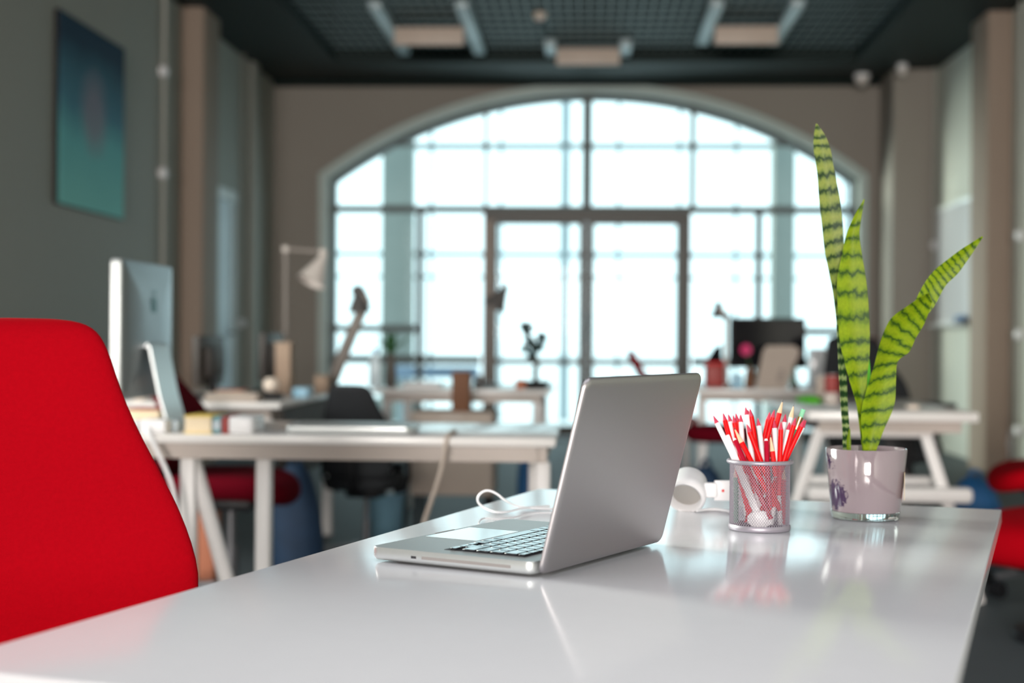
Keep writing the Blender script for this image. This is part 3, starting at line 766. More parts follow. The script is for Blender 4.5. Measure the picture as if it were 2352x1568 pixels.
b_ = cg.node_tree.nodes['Principled BSDF']; b_.inputs['Base Color'].default_value = (.9, .97, .96, 1); b_.inputs['Transmission Weight'].default_value = 1; b_.inputs['Roughness'].default_value = .02; b_.inputs['IOR'].default_value = 1.5
def rz_(z): return RBm+(RTp-RBm)*z/PH
MB().lathe([(rz_(.011)-.0005, .0115), (rz_(.013), .013), (rz_(PH-.0015), PH-.0015), (rz_(PH)-.001, PH), (rz_(PH)-.0026, PH-.001), (rz_(PH)-.003, PH-.004), (rz_(.02)-.003, .02), (.001, .018)], 72, PC).build('glass_wall', lil, pot, sharp=50)
MB().lathe([(.001, .0002), (RBm-.002, .0002), (RBm, .002), (rz_(.0112), .0112), (.001, .0112)], 72, PC).build('glass_base', cg, pot, sharp=50)
sd = MB(); 
sd.lathe([(.001, PH-.009), (.03, PH-.0085), (rz_(PH-.01)-.004, PH-.011), (rz_(PH-.02)-.004, PH-.02), (.001, PH-.02)], 40, PC)
sd.build('soil', M['soil'], pot)
MB().obox(PC+cdir*0+(-pdir*.016+Vector((pdir.y, -pdir.x, 0))*.0563)+Vector((0, 0, .052)), (Vector((pdir.y, -pdir.x, 0))*.96+Vector((0, 0, .10)), pdir, (0, 0, 1)), (.0006, .022, .042)).build('sticker', M['paper'], pot)

def leaf_mat(name, c1, c2, dk, lw, yf):
    m = bpy.data.materials.new(name); m.use_nodes = True
    N = m.node_tree.nodes; L = m.node_tree.links; b = N['Principled BSDF']
    uv = N.new('ShaderNodeTexCoord'); sp = N.new('ShaderNodeSeparateXYZ'); L.new(uv.outputs['UV'], sp.inputs[0])
    mp = N.new('ShaderNodeMapping'); mp.inputs['Scale'].default_value = (4.5, 22, 1); L.new(uv.outputs['UV'], mp.inputs[0])
    nz = N.new('ShaderNodeTexNoise'); nz.inputs['Scale'].default_value = 1.0; nz.inputs['Detail'].default_value = 5; nz.inputs['Roughness'].default_value = .6; L.new(mp.outputs[0], nz.inputs['Vector'])
    ma = N.new('ShaderNodeMath'); ma.operation = 'MULTIPLY_ADD'; ma.inputs[1].default_value = yf; L.new(sp.outputs['Y'], ma.inputs[0])
    mb = N.new('ShaderNodeMath'); mb.operation = 'MULTIPLY'; mb.inputs[1].default_value = 5.5; L.new(nz.outputs['Fac'], mb.inputs[0]); L.new(mb.outputs[0], ma.inputs[2])
    sn = N.new('ShaderNodeMath'); sn.operation = 'SINE'; L.new(ma.outputs[0], sn.inputs[0])
    rp = N.new('ShaderNodeValToRGB'); e = rp.color_ramp.elements
    e[0].position = .0; e[0].color = (*c1, 1); e[1].position = 1.0; e[1].color = (*dk, 1)
    k = e.new(.62-lw); k.color = (*c2, 1); k = e.new(.86-lw); k.color = (*[(p*.45+q*.55) for p, q in zip(c2, dk)], 1)
    mr = N.new('ShaderNodeMapRange'); mr.inputs['From Min'].default_value = -1; L.new(sn.outputs[0], mr.inputs['Value'])
    L.new(mr.outputs[0], rp.inputs[0])
    n2 = N.new('ShaderNodeTexNoise'); n2.inputs['Scale'].default_value = 22; n2.inputs['Detail'].default_value = 4
    mp2 = N.new('ShaderNodeMapping'); mp2.inputs['Scale'].default_value = (.5, 3, 1); L.new(uv.outputs['UV'], mp2.inputs[0]); L.new(mp2.outputs[0], n2.inputs['Vector'])
    r2 = N.new('ShaderNodeMapRange'); r2.inputs['To Min'].default_value = .7; r2.inputs['To Max'].default_value = 1.3; L.new(n2.outputs['Fac'], r2.inputs['Value'])
    mx = N.new('ShaderNodeMix'); mx.data_type = 'RGBA'; mx.blend_type = 'MULTIPLY'; mx.inputs['Factor'].default_value = 1
    L.new(rp.outputs[0], mx.inputs['A']); L.new(r2.outputs[0], mx.inputs['B'])
    L.new(mx.outputs['Result'], b.inputs['Base Color']); b.inputs['Roughness'].default_value = .5; b.inputs['Specular IOR Level'].default_value = .3
    tr = N.new('ShaderNodeBsdfTranslucent'); L.new(mx.outputs['Result'], tr.inputs[0])
    ms = N.new('ShaderNodeMixShader'); ms.inputs[0].default_value = .42
    L.new(b.outputs[0], ms.inputs[1]); L.new(tr.outputs[0], ms.inputs[2]); L.new(ms.outputs[0], N['Material Output'].inputs[0])
    return m
LM1 = leaf_mat('grey_green_banded_leaf', (.36, .41, .10), (.24, .32, .08), (.03, .07, .025), .0, 84)
LM2 = leaf_mat('lime_banded_leaf', (.33, .44, .008), (.23, .36, .005), (.035, .10, .008), -.07, 84)
LM3 = leaf_mat('pale_spotted_leaf_edge', (.42, .50, .22), (.05, .13, .03), (.015, .06, .015), .05, 90)
plant = thing('snake_plant', 'tall snake plant with three banded upright leaves in the lilac pot', 'plant', tuple(PC+Vector((0, 0, PH-.01))))
def leafpt(px, py, dd):
    d = ray(px, py); p0 = PC+pdir*dd
    return CP+d*((p0-CP).dot(pdir)/d.dot(pdir))
def leaf(rows, mt, fold=.004, th=.0011, nc=6, nm='leaf'):
    """rows: (xl,yl,depthl, xr,yr,depthr); smoothed with a Catmull-Rom through the rows"""
    R = []
    n = len(rows)
    def cr(p0, p1, p2, p3, t): return .5*(2*p1+(p2-p0)*t+(2*p0-5*p1+4*p2-p3)*t*t+(3*p1-p0-3*p2+p3)*t**3)
    for i in range(n-1):
        for k in range(6):
            t = k/6; R.append([cr(rows[max(i-1, 0)][j], rows[i][j], rows[i+1][j], rows[min(i+2, n-1)][j], t) for j in range(6)])
    R.append(list(rows[-1]))
    mb = MB(); fr = []; bk = []
    tot = len(R)
    for ri, r in enumerate(R):
        a, b = leafpt(r[0], r[1], r[2]), leafpt(r[3], r[4], r[5])
        wv = b-a; wl = wv.length
        pn = pdir
        nrm = pn-wv*(pn.dot(wv)/max(wl*wl, 1e-9)); nrm.normalize()
        f_, b_ = [], []
        for c in range(nc+1):
            s = c/nc; q = 1-abs(2*s-1)
            base_ = a+wv*s+nrm*(q*min(fold, wl*.18))
            tt = th*(.35+.65*q)*min(1, wl/.01)
            f_.append(base_-nrm*tt); b_.append(base_+nrm*tt)
        fr.append(f_); bk.append(b_)
    lo = []
    for f_, b_ in zip(fr, bk): lo.append(f_+b_[::-1])
    mb.loft(lo)
    k = 0; per = 2*(nc+1)
    for ri in range(tot):
        for c in range(per):
            s = c/nc if c <= nc else (per-1-c)/nc
            mb.uv[ri*per+c] = (s, ri/(tot-1))
    return mb.build(nm, mt, plant, sharp=70)
leaf([(1936, 1034, .004, 1953, 1034, .004), (1935, 985, .0, 1951, 985, .008), (1931, 930, -.004, 1947, 930, .012), (1927, 860, -.004, 1944, 860, .016), (1924, 790, -.002, 1941, 790, .018),
      (1920, 720, -.001, 1940, 720, .016)], LM3, .003)
leaf([(1920, 726, .004, 1939, 726, .02), (1913, 670, .0, 1938, 664, .016), (1903, 620, .0, 1940, 610, .012), (1894, 575, .0, 1938, 560, .008), (1888, 520, .0, 1935, 510, .006), (1881, 455, .0, 1928, 450, .005),
      (1877, 400, .0, 1917, 395, .004), (1869, 345, .0, 1908, 345, .004), (1869, 315, .0, 1896, 312, .004), (1874, 284, .0, 1877, 284, .002)], LM1)
leaf([(1981, 1036, -.006, 2003, 1036, -.002), (1974, 980, -.008, 1994, 980, -.002), (1966, 925, -.01, 1991, 925, -.003), (1950, 870, -.012, 1992, 865, -.004), (1938, 825, -.014, 1997, 820, -.004), (1928, 775, -.014, 1998, 770, -.004),
      (1924, 700, -.014, 1995, 700, -.005), (1923, 640, -.013, 1989, 640, -.006), (1933, 590, -.012, 1981, 590, -.007), (1942, 545, -.011, 1974, 540, -.008), (1957, 505, -.010, 1978, 502, -.008), (1984, 457, -.009, 1986, 458, -.009)], LM2)
leaf([(1984, 1036, -.02, 2012, 1036, -.018), (1979, 990, -.022, 2031, 985, -.014), (1979, 940, -.023, 2054, 930, -.010), (1992, 890, -.024, 2058, 870, -.006), (2008, 838, -.024, 2062, 830, -.002), (2024, 780, -.024, 2088, 808, .0),
      (2046, 732, -.024, 2104, 775, .002), (2085, 702, -.022, 2122, 745, .003), (2112, 684, -.02, 2136, 708, .004), (2134, 672, -.016, 2141, 690, .004)], LM2, .006)
leaf([(2100, 694, .006, 2128, 726, .008), (2122, 652, .006, 2148, 700, .010), (2145, 622, .006, 2172, 656, .012), (2175, 597, .006, 2200, 628, .012), (2210, 571, .006, 2226, 592, .011), (2256, 542, .006, 2258, 544, .008)], LM2, .003)
leaf([(1945, 1036, -.006, 1955, 1036, -.004), (1945, 1010, -.006, 1954, 1010, -.004), (1950, 985, -.006, 1953, 985, -.005)], LM2, .002)
leaf([(1993, 1036, .01, 2001, 1036, .012), (1991, 960, .012, 2000, 960, .014), (1990, 870, .014, 2000, 870, .016), (1995, 825, .014, 1997, 825, .016)], M['bright'], .002)

# ================================================================== HEADPHONES + CABLE
hp = onz(1590, 1178, TZ)
hdir = Vector((hp.x, hp.y, 0)).normalized(); hsd = Vector((hdir.y, -hdir.x, 0))
hs_ = thing('headphones', 'white folded headphones lying behind the laptop screen', 'headphones', (hp.x, hp.y, TZ))
HC = onz(1578, 1175, TZ)+hdir*.012+Vector((0, 0, .0325))
hax = (-hdir*.80+hsd*(-.16)+Vector((0, 0, -.50))).normalized()
HC = HC+Vector((0, 0, .0))
MB().lathe([(.010, -.030), (.022, -.029), (.0275, -.024), (.0285, -.004), (.0300, .0), (.0320, .010), (.0315, .018), (.028, .021), (.0245, .019), (.023, .006)], 40, HC, hax).build('ear_cup', M['cwhite'], hs_, sharp=60)
MB().lathe([(.0232, .007), (.020, .0045), (.001, .004)], 32, HC, hax).build('ear_pad', M['padgrey'], hs_)
HC2 = HC+hdir*.055+hsd*.10
MB().lathe([(.010, -.026), (.022, -.025), (.0275, -.02), (.0290, .0), (.029, .014), (.024, .016), (.02, .01), (.001, .006)], 32, HC2, (-hdir*.4+Vector((0, 0, 1))).normalized()).build('ear_cup', M['cwhite'], hs_, sharp=60)
a = HC+hsd*.028-hax*.0; 
MB().obox(HC+hsd*.036+Vector((0, 0, .001)), (hsd, hdir, (0, 0, 1)), (.022, .010, .024)).build('arm', M['cwhite'], hs_, bevel=.004)
p0 = HC+hsd*.042+hdir*.006
pts = [p0+hsd*(i*.0078)+hdir*(.0002*i*i*1.0) for i in range(12)]
lo = [[p+Vector((0, 0, z))+hdir*y for y, z in ((-.003, -.016), (.003, -.016), (.003, .016), (-.003, .016))] for p in pts]
bd = MB().loft(lo).build('headband', M['cwhite'], hs_, bevel=.0015)
MB().lathe([(.0022, 0), (.002, .0006), (.0005, .0007)], 14, pts[1]+hsd*.006+Vector((0, 0, .0))-hdir*.0031, -hdir).build('red_mark', M['penred'], bd)
def dz(px, py, h=.0022): 
    p = onz(px, py, TZ); p.z += h; return p
MB().tube([dz(1600, 1176), dz(1630, 1172), dz(1655, 1173), dz(1690, 1181)], .0022, 8, 2).build('cord', M['cwhite'], hs_)
cb = [dz(1500, 1190), dz(1420, 1172), dz(1330, 1170), dz(1262, 1172), dz(1215, 1170), dz(1185, 1166, .003)]
lp0 = dz(1150, 1165)
def lift(px, py, ref):  # point above the desk at the depth of ref
    d = ray(px, py); g_ = Vector((CP.x, CP.y, 0)); k = (Vector((ref.x, ref.y, 0))-g_).length/Vector((d.x, d.y, 0)).length
    return CP+d*k
cb += [lift(1158, 1148, dz(1175, 1172)), lift(1140, 1132, dz(1160, 1172)), lift(1118, 1124, dz(1150, 1172)), lift(1100, 1134, dz(1150, 1172)), lift(1095, 1152, dz(1140, 1172)), dz(1112, 1172, .004), dz(1140, 1181), dz(1170, 1178), dz(1200, 1172, .004), dz(1262, 1165)]
tag(MB().tube(cb, .0019, 8, 2).build('audio_cable', M['cwhite'], loc=tuple(dz(1262, 1172, 0))), 'thin white cable looping on the desk behind the laptop keyboard', 'cable')
cb = [dz(1330, 1186), dz(1262, 1180), dz(1215, 1182), dz(1180, 1192), dz(1140, 1196), dz(1108, 1192), dz(1098, 1204), dz(1104, 1212)]
tag(MB().tube(cb, .0014, 8, 2).build('audio_cable', M['cwhite'], loc=tuple(dz(1180, 1192, 0))), 'second thin white cable lying flat nearest the laptop palm rest', 'cable')

# ================================================================== CHAIRS
def chair(lb, fab, hw_rows, armrest=False, cat='chair', nm='office_chair', seat_z=.47, lean=.12):
    """faces -Y; backrest at +Y"""
    t = thing(nm, lb, cat)
    lo = []
    for k, (z, s) in enumerate(((-.045, .86), (-.04, .94), (-.015, 1), (.015, 1), (.035, .95), (.045, .82), (.048, .5))):
        L_ = []
        for i in range(28):
            a = 2*PI*i/28; c, sn = math.cos(a), math.sin(a)
            x = .25*s*math.copysign(abs(c)**.62, c); y = .24*s*math.copysign(abs(sn)**.62, sn)
            zz = z-.035*max(0, -y/.24)**3+.012*(x/.25)**2
            L_.append(Vector((x, y, seat_z+zz)))
        lo.append(L_)
    MB().loft(lo).build('seat', fab, t, sub=1, sharp=180)
    lo = []; n = 32
    zmin, zmax = hw_rows[0][0], hw_rows[-1][0]
    for z, hw in hw_rows:
        L_ = []; u = (z-zmin)/(zmax-zmin)
        tk = .034*min(1, math.sqrt(max(0, (zmax-z)/.03))+.12)*min(1, math.sqrt(max(0, (z-zmin)/.03))+.2)
        bulge = -.07*math.exp(-((u-.36)/.24)**2)+lean*u*u
        for i in range(n):
            a = 2*PI*i/n; c, sn = math.cos(a), math.sin(a)
            x = hw*math.copysign(abs(c)**.75, c); y = tk*math.copysign(abs(sn)**.8, sn)
            y += .24+bulge-.9*x*x*.7
            L_.append(Vector((x, y, z)))
        lo.append(L_)
    MB().loft(lo).build('backrest', fab, t, sub=1, sharp=180)
    MB().tube([(0, .05, seat_z-.06), (0, .26, seat_z-.05), (0, .31, seat_z+.06), (0, .27, seat_z+.22)], .022, 10, 2).build('back_bracket', M['black'], t)
    MB().cyl((0, 0, .10), (0, 0, .25), .028, n=16).cyl((0, 0, .25), (0, 0, seat_z-.05), .018, n=16).build('gas_column', M['cchair'], t)
    MB().box(-.11, .11, -.10, .12, seat_z-.085, seat_z-.04).build('mechanism', M['black'], t, bevel=.012)
    for k in range(5):
        a = 2*PI*k/5+.3; d = Vector((math.cos(a), math.sin(a), 0)); s_ = Vector((-d.y, d.x, 0))
        lo = [[d*q+s_*w*i+Vector((0, 0, z+h*j)) for i, j in ((-1, -1), (1, -1), (1, 1), (-1, 1))] for q, w, z, h in ((.01, .03, .105, .02), (.15, .022, .10, .016), (.29, .015, .085, .011))]
        MB().loft(lo).build('base_arm', M['cchair'], t, bevel=.004)
        c = d*.285+Vector((0, 0, .032))
        ca = MB().cyl(c-s_*.022, c-s_*.004, .032, n=16).cyl(c+s_*.004, c+s_*.022, .032, n=16).cyl(c, c+Vector((0, 0, .05)), .008, n=8)
        ca.build('caster', M['black'], t)
    if armrest:
        for s_ in (-1, 1):
            MB().tube([(s_*.2, .02, seat_z-.05), (s_*.30, .02, seat_z-.03), (s_*.30, .04, seat_z+.2)], .016, 8, 1).build('armrest_post', M['black'], t)
            MB().box(s_*.30-.035, s_*.30+.035, -.12, .12, seat_z+.2, seat_z+.225).build('armrest', M['black'], t, bevel=.01)
    return t
HWR = [(.50, .13), (.515, .19), (.55, .225), (.60, .245), (.66, .255), (.70, .250), (.74, .238), (.78, .222), (.83, .196), (.88, .171), (.93, .151), (.97, .140), (.995, .130), (1.01, .120), (1.02, .106), (1.026, .085), (1.029, .05)]
big = chair('large bright red high-back office chair at the left of the foreground desk', M['red'], HWR)
pc = onY(20, 776, 1.98)
ca_ = math.radians(-20)
# backrest centre should sit on this ray: local backrest offset is (0,.24) rotated
big.rotation_euler = (0, 0, PI+math.radians(20)-PI+0)
CH1 = math.radians(20)
off = Matrix.Rotation(CH1, 3, 'Z') @ Vector((0, .25, 0))
big.location = (pc.x-off.x, pc.y-off.y, 0); big.rotation_euler = (0, 0, CH1)
HW2 = [(z, hw*1.0) for z, hw in HWR]
r2 = chair('dark red office chair between the second desk and the left wall desk', M['dred'], HW2)
r2.location = (-1.28, 5.2, 0); r2.rotation_euler = (0, 0, PI/2)
r3 = chair('red office chair beside the slanted trestle of the near right desk', M['red'], HW2)
r3.location = (1.86, 5.95, 0); r3.rotation_euler = (0, 0, -PI/2-.1)
pf_ = thing('pouf', 'large round red pouf on a black pedestal past the right edge of the foreground desk', 'pouf', (1.64, 5.0, 0))
lo = []
for z, q in ((.27, .75), (.272, .90), (.29, .97), (.33, 1.0), (.375, .985), (.41, .93), (.432, .78), (.44, .4), (.442, .05)):
    lo.append([Vector((1.64+.38*q*math.cos(a), 5.0+.36*q*math.sin(a), z+.03*q*math.cos(a)*(z-.25)/.2)) for a in [2*PI*k/36 for k in range(36)]])
MB().loft(lo).build('cushion', M['red'], pf_, sub=1, sharp=180)
MB().lathe([(.19, .001), (.2, .01), (.19, .035), (.05, .05), (.035, .06), (.035, .22), (.2, .24), (.26, .268), (.001, .268)], 36, (1.64, 5.0, 0)).build('pedestal', M['black'], pf_)
fc_ = dup(r3, (.62, 10.4, 0), PI/2+.05, 'red office chair far off, seen just above the laptop screen before the door'); fc_.scale = (.9, .9, .9)
dup(r2, (1.66, 9.85, 0), PI+.3, 'dark red office chair behind the black monitor on the far right desk')
bc = chair('black office chair with armrests behind the snake plant, between the right desks', M['blackfab'], [(z, min(.24, hw*1.15)) for z, hw in HWR], True)
bc.location = (1.50, 7.42, 0); bc.rotation_euler = (0, 0, .35)
lc_ = dup(bc, (-.97, 6.4, 0), PI-.2, 'low black office chair in the gap beside the left wall desk'); lc_.scale = (.66, .66, .78)
st = thing('stool', 'round stool with dark red seat in front of the far right desk', 'stool', (.66, 7.3, 0))
MB().lathe([(.001, .50), (.15, .50), (.17, .515), (.175, .54), (.165, .57), (.13, .58), (.001, .582)], 32, (.66, 7.3, 0)).build('seat', M['dred'], st)
for k in range(4):
    a = PI/4+k*PI/2; d = Vector((math.cos(a), math.sin(a), 0)); c = Vector((.66, 7.3, 0))
    MB().cyl(c+d*.11+Vector((0, 0, .5)), c+d*.19, .014, n=10).build('leg', M['deskedge'], st)

# ================================================================== ALL-IN-ONE COMPUTERS
def allinone(lb, X, y0, w, h, zbot, sc=1, depth_s=1):
    """screen faces -X, back faces +X, near edge at y0"""
    t = thing('all_in_one_computer', lb, 'computer', (X, y0+w/2, TZ))
    z0, z1 = zbot, zbot+h
    lo = []
    for dx, ins in ((0, 0), (.026, 0), (.030, .004), (.038, .05), (.046, .12), (.048, .2)):
        yy0, yy1, a, b = y0+ins*.9, y0+w-ins*.9, z0+ins*.7, z1-ins*.7
        r = .012; L_ = []
        for px, pz in rrect(yy1-yy0, b-a, r, 4): L_.append(Vector((X+dx, yy0+px, a+pz)))
        lo.append(L_)
    f_ = MB().loft(lo); f_.mi = [0 if k < 2*20 else 1 for k in range(len(f_.f))]
    body = f_.build('housing', [M['alu'], M['aluback']], t, sharp=35)
    MB().box(X-.003, X, y0+.006, y0+w-.006, z0+.07, z1-.006).build('screen', M['screen'], body)
    yc = y0+w/2; sw = .095
    # bent metal stand
    pth = [(X+.050, TZ+.235), (X+.056, TZ+.245), (X+.064, TZ+.235), (X+.092, TZ+.10), (X+.115, TZ+.022), (X+.112, TZ+.008), (X+.098, TZ+.0035), (X-.06, TZ+.0030)]
    lo = []
    for i, (x, z) in enumerate(pth):
        a = Vector(pth[max(i-1, 0)]); b = Vector(pth[min(i+1, len(pth)-1)]); d = (b-a).normalized(); n = Vector((-d.y, d.x))*.003
        lo.append([Vector((x+n.x, yc-sw, z+n.y)), Vector((x+n.x, yc+sw, z+n.y)), Vector((x-n.x, yc+sw, z-n.y)), Vector((x-n.x, yc-sw, z-n.y))])
    MB().loft(lo).build('stand', M['alu'], t, sharp=40)
    return t, body, yc
t, body, yc = allinone('silver all-in-one computer seen edge-on beside the red chair back', -1.335, 4.02, .50, .40, TZ+.085)
# fruit-shaped emblem on its back
em = []
for i in range(40):
    a = 2*PI*i/40; r = .026*(1+.08*math.cos(2*a))
    x, z = r*math.cos(a), r*1.05*math.sin(a)
    z -= .006*math.exp(-(x/.007)**2) * (1 if z > 0 else -.6)
    bx, bz = x-.031, z-.004
    dd = math.hypot(bx, bz)
    if dd < .011: x, z = .031+bx/dd*.011, .004+bz/dd*.011
    em.append((x, z))
ec = Vector((-1.335+.0482, yc, TZ+.36))
MB().prism(em, lambda a, b, d: ec+Vector((d, a, b)), 0, .0012).build('emblem', M['teal'], body)
lf = [(0, .03), (.004, .040), (.012, .046), (.011, .036), (.004, .030)]
MB().prism(lf, lambda a, b, d: ec+Vector((d, a, b)), 0, .0012).build('emblem_leaf', M['teal'], body)
def side_monitor(lb, X, y0, w, z0, z1):
    t = thing('monitor', lb, 'monitor', (X, y0+w/2, TZ)); yc = y0+w/2
    h = MB().box(X, X+.03, y0, y0+w, z0, z1).box(X+.03, X+.055, y0+.08, y0+w-.08, z0+.04, z1-.05).build('housing', M['monback'], t, bevel=.005)
    MB().box(X-.003, X, y0+.01, y0+w-.01, z0+.015, z1-.01).build('screen', M['screen'], h)
    MB().box(X+.02, X+.05, yc-.03, yc+.03, TZ+.01, z0+.08).build('neck', M['black'], t, bevel=.004)
    MB().box(X-.06, X+.13, yc-.10, yc+.10, TZ+.0005, TZ+.014).build('foot', M['black'], t, bevel=.005)
M['monback'] = mat('grey_brown_monitor_housing', (.045, .036, .03), .5)
side_monitor('dark monitor seen edge-on, the nearer one on the left wall desk', -1.66, 6.05, .42, TZ+.055, 1.005)
side_monitor('dark monitor seen edge-on beside the tall beige box, the farther one', -1.53, 6.72, .40, TZ+.06, 1.02)
# ================================================================== THINGS ON THE SECOND DESK
def px_box(name, lb, cat, xa, ya, xb, yb, Y, dep, mt, bevel=.004, z=TZ, parts=None, grp=None):
    a, b = onY(xa, ya, Y), onY(xb, yb, Y)
    t = thing(name, lb, cat, ((a.x+b.x)/2, Y+dep/2, z), grp)
    MB().box(a.x, b.x, Y, Y+dep, z+.0005, a.z).build('body', mt, t, bevel=bevel)
    return t, a, b
def book(lb, xa, ya, xb, yb, Y, dep, cov, z=TZ):
    a, b = onY(xa, ya, Y), onY(xb, yb, Y)
    t = thing('book', lb, 'book', ((a.x+b.x)/2, Y+dep/2, z)); hz = a.z
    MB().box(a.x, b.x, Y, Y+dep, hz-.004, hz).build('cover', M[cov], t)
    MB().box(a.x, b.x, Y, Y+dep, z+.0005, z+.0035).build('cover', M[cov], t)
    MB().box(a.x+.003, b.x-.003, Y+.002, Y+dep-.002, z+.0035, hz-.004).build('pages', M['paper'], t)
book('thick yellow book lying at the front of the second desk', 422, 954, 486, 988, 3.96, .17, 'yellow')
t, a, b = px_box('teal_box', 'small teal box between the yellow book and the white carton', 'box', 487, 956, 508, 990, 3.97, .12, M['teal'])
MB().box(a.x+.002, b.x-.002, 3.968, 3.97, TZ+.012, a.z-.012).build('label', M['doorp'], t)
t, a, b = px_box('carton', 'white carton with a red end on the second desk', 'carton', 524, 957, 580, 990, 3.965, .15, M['cwhite'], .008)
a2 = onY(509, 957, 3.965); MB().box(a2.x, a.x, 3.966, 4.114, TZ+.0005, a.z).build('end_cap', M['redcov'], t, bevel=.003)
t, a, b = px_box('power_brick', 'white power brick at the desk edge under the all-in-one computer', 'power brick', 320, 963, 379, 990, 3.95, .07, M['cwhite'], .006)
MB().tube([(a.x+.03, 3.95, TZ+.014), (a.x+.03, 3.925, TZ+.012), onY(356, 1025, 3.91), onY(378, 1070, 3.9), onY(398, 1120, 3.9), onY(410, 1200, 3.9), onY(418, 1300, 3.9)], .006, 8, 2).build('cord', M['cwhite'], t)
t, a, b = px_box('usb_hub', 'small grey and white hub left of the white power brick', 'hub', 284, 965, 314, 990, 3.96, .06, M['cwhite'])
MB().box(a.x+.008, b.x-.004, 3.958, 3.96, TZ+.006, TZ+.016).build('port_panel', M['black'], t)
px_box('grey_box', 'small grey box behind the white power brick', 'box', 382, 964, 408, 988, 4.03, .06, M['doorp'])
book('red book lying at the back of the second desk', 284, 938, 366, 955, 4.40, .12, 'redcov')
def mug(lb, px, py, r, h, Y, mt, z=TZ, nm='mug', handle=True):
    p = onY(px, py, Y); p.z = z
    t = thing(nm, lb, 'mug', tuple(p))
    MB().lathe([(.001, .0005), (r*.85, .0005), (r*.95, .004), (r, h*.5), (r, h), (r-.003, h), (r-.004, h*.5), (r*.8, .008), (.001, .007)], 28, p).build('bowl', mt, t)
    if handle: MB().tube([p+Vector((r-.002, 0, h*.8)), p+Vector((r+.018, 0, h*.75)), p+Vector((r+.018, 0, h*.35)), p+Vector((r-.002, 0, h*.25))], .004, 8, 2).build('handle', mt, t)
mug('cream mug on the left wall desk, seen under the all-in-one computer', 318, 950, .028, .055, 5.95, M['mug'])
mug('pinkish mug on the left wall desk, seen beside the computer stand', 377, 950, .028, .055, 5.95, M['cream'])
# closed laptop
a, b = onY(655, 968, 3.97), onY(945, 994, 3.97)
cl = thing('closed_laptop', 'closed silver laptop lying on the second desk', 'laptop', ((a.x+b.x)/2, 4.08, TZ))
lo = [[Vector((a.x+x, 3.97+y, z)) for x, y in inset_rr(b.x-a.x, .24, .02, d)] for d, z in ((.008, TZ+.001), (.001, TZ+.006), (0, TZ+.014))]
MB().loft(lo).build('base', M['alu'], cl, sharp=50)
lo = [[Vector((a.x+x, 3.97+y, z)) for x, y in inset_rr(b.x-a.x, .24, .02, d)] for d, z in ((0, TZ+.0155), (.001, TZ+.022), (.006, TZ+.025))]
MB().loft(lo).build('lid', M['alu'], cl, sharp=50)
tag(MB().tube([(onY(1045, 1003, 4.1).x, 4.10, TZ+.0068), (onY(1032, 1003, 3.95).x, 3.955, TZ+.0068), (onY(1028, 1003, 3.93).x, 3.921, TZ+.004), (onY(1026, 1003, 3.93).x, 3.919, TZ-.02), onY(1018, 1060, 3.915), onY(1005, 1110, 3.9), onY(985, 1165, 3.9), onY(955, 1260, 3.9), onY(930, 1400, 3.9)], .0065, 8, 2).build('hanging_cable', M['cream'], loc=(-.35, 3.93, TZ)), 'pale cable hanging off the front of the second desk, left of the open laptop', 'cable')

# ================================================================== THINGS ON THE LEFT WALL DESK
t, a, b = px_box('storage_box', 'tall beige upright box on the left wall desk', 'box', 632, 792, 666, 890, 6.55, .12, M['kraft'])
MB().box(a.x-.004, b.x+.004, 6.546, 6.674, a.z, a.z+.012).build('lid', M['kraft'], t)
p = onY(622, 888, 6.1)
t = thing('desk_camera', 'dark little device with a cream ball lens on the left wall desk', 'camera', (p.x, 6.1, TZ))
MB().box(p.x-.045, p.x+.045, 6.06, 6.16, TZ+.0005, TZ+.03).build('base', M['black'], t, bevel=.008)
MB().ball((p.x, 6.1, TZ+.064), .034).build('ball', M['mug'], t)
book('orange and red folder lying on the left wall desk', 495, 895, 560, 905, 6.02, .12, 'redcov')
px_box('paper_tray', 'flat beige paper tray at the front of the left wall desk', 'tray', 470, 902, 590, 917, 5.87, .12, M['cream'])
px_box('olive_box', 'small olive cardboard box at the right end of the left wall desk', 'box', 722, 862, 752, 892, 6.9, .1, M['kraft'])
px_box('blue_pad', 'pale blue pad lying near the olive box', 'pad', 672, 890, 706, 902, 6.4, .14, M['ltblue'])

# lamps
def lamp(lb, base, pts, head_tip, head_dir, hr, hl, mt='lampdark', amt='lampw', r=.009, double=False):
    base = Vector(base); t = thing('desk_lamp', lb, 'lamp', tuple(base))
    MB().lathe([(.001, .0005), (.07, .0005), (.075, .006), (.07, .02), (.02, .026), (.001, .026)], 28, base).build('base', M[amt], t)
    pts = [base+Vector((0, 0, .024))]+[Vector(p) for p in pts]
    for i, (a, b) in enumerate(zip(pts, pts[1:])):
        m = MB().cyl(a, b, r, n=10)
        if double: m.cyl(a+Vector((.03, 0, 0)), b+Vector((.022, 0, 0)), r*.8, n=10)
        m.build('arm', M[amt], t)
        MB().ball(b, r*1.7, 12).build('joint', M[mt], t)
    ht = Vector(head_tip); hd = Vector(head_dir).normalized()
    sh = MB().lathe([(.012, -.02), (.018, 0), (hr*.42, hl*.25), (hr*.62, hl*.5), (hr*.86, hl*.8), (hr, hl), (hr*.96, hl), (hr*.8, hl*.78), (hr*.4, hl*.3), (.01, hl*.15)], 28, ht, hd).build('shade', M[mt], t)
    MB().ball(ht+hd*hl*.6, hr*.35, 12).build('bulb', M['cwhite'], sh)
Y = 7.18
b0 = onY(655, 860, Y); b0.z = TZ
lamp('large desk lamp with hooded shade and tall straight pole by the left window edge', b0, [onY(656, 572, Y), onY(742, 578, Y)], onY(744, 588, Y), onY(714, 660, Y)-onY(744, 588, Y)+Vector((0, -.05, 0)), .075, .15, 'lampw', 'lampmid', .012)
Y = 7.25
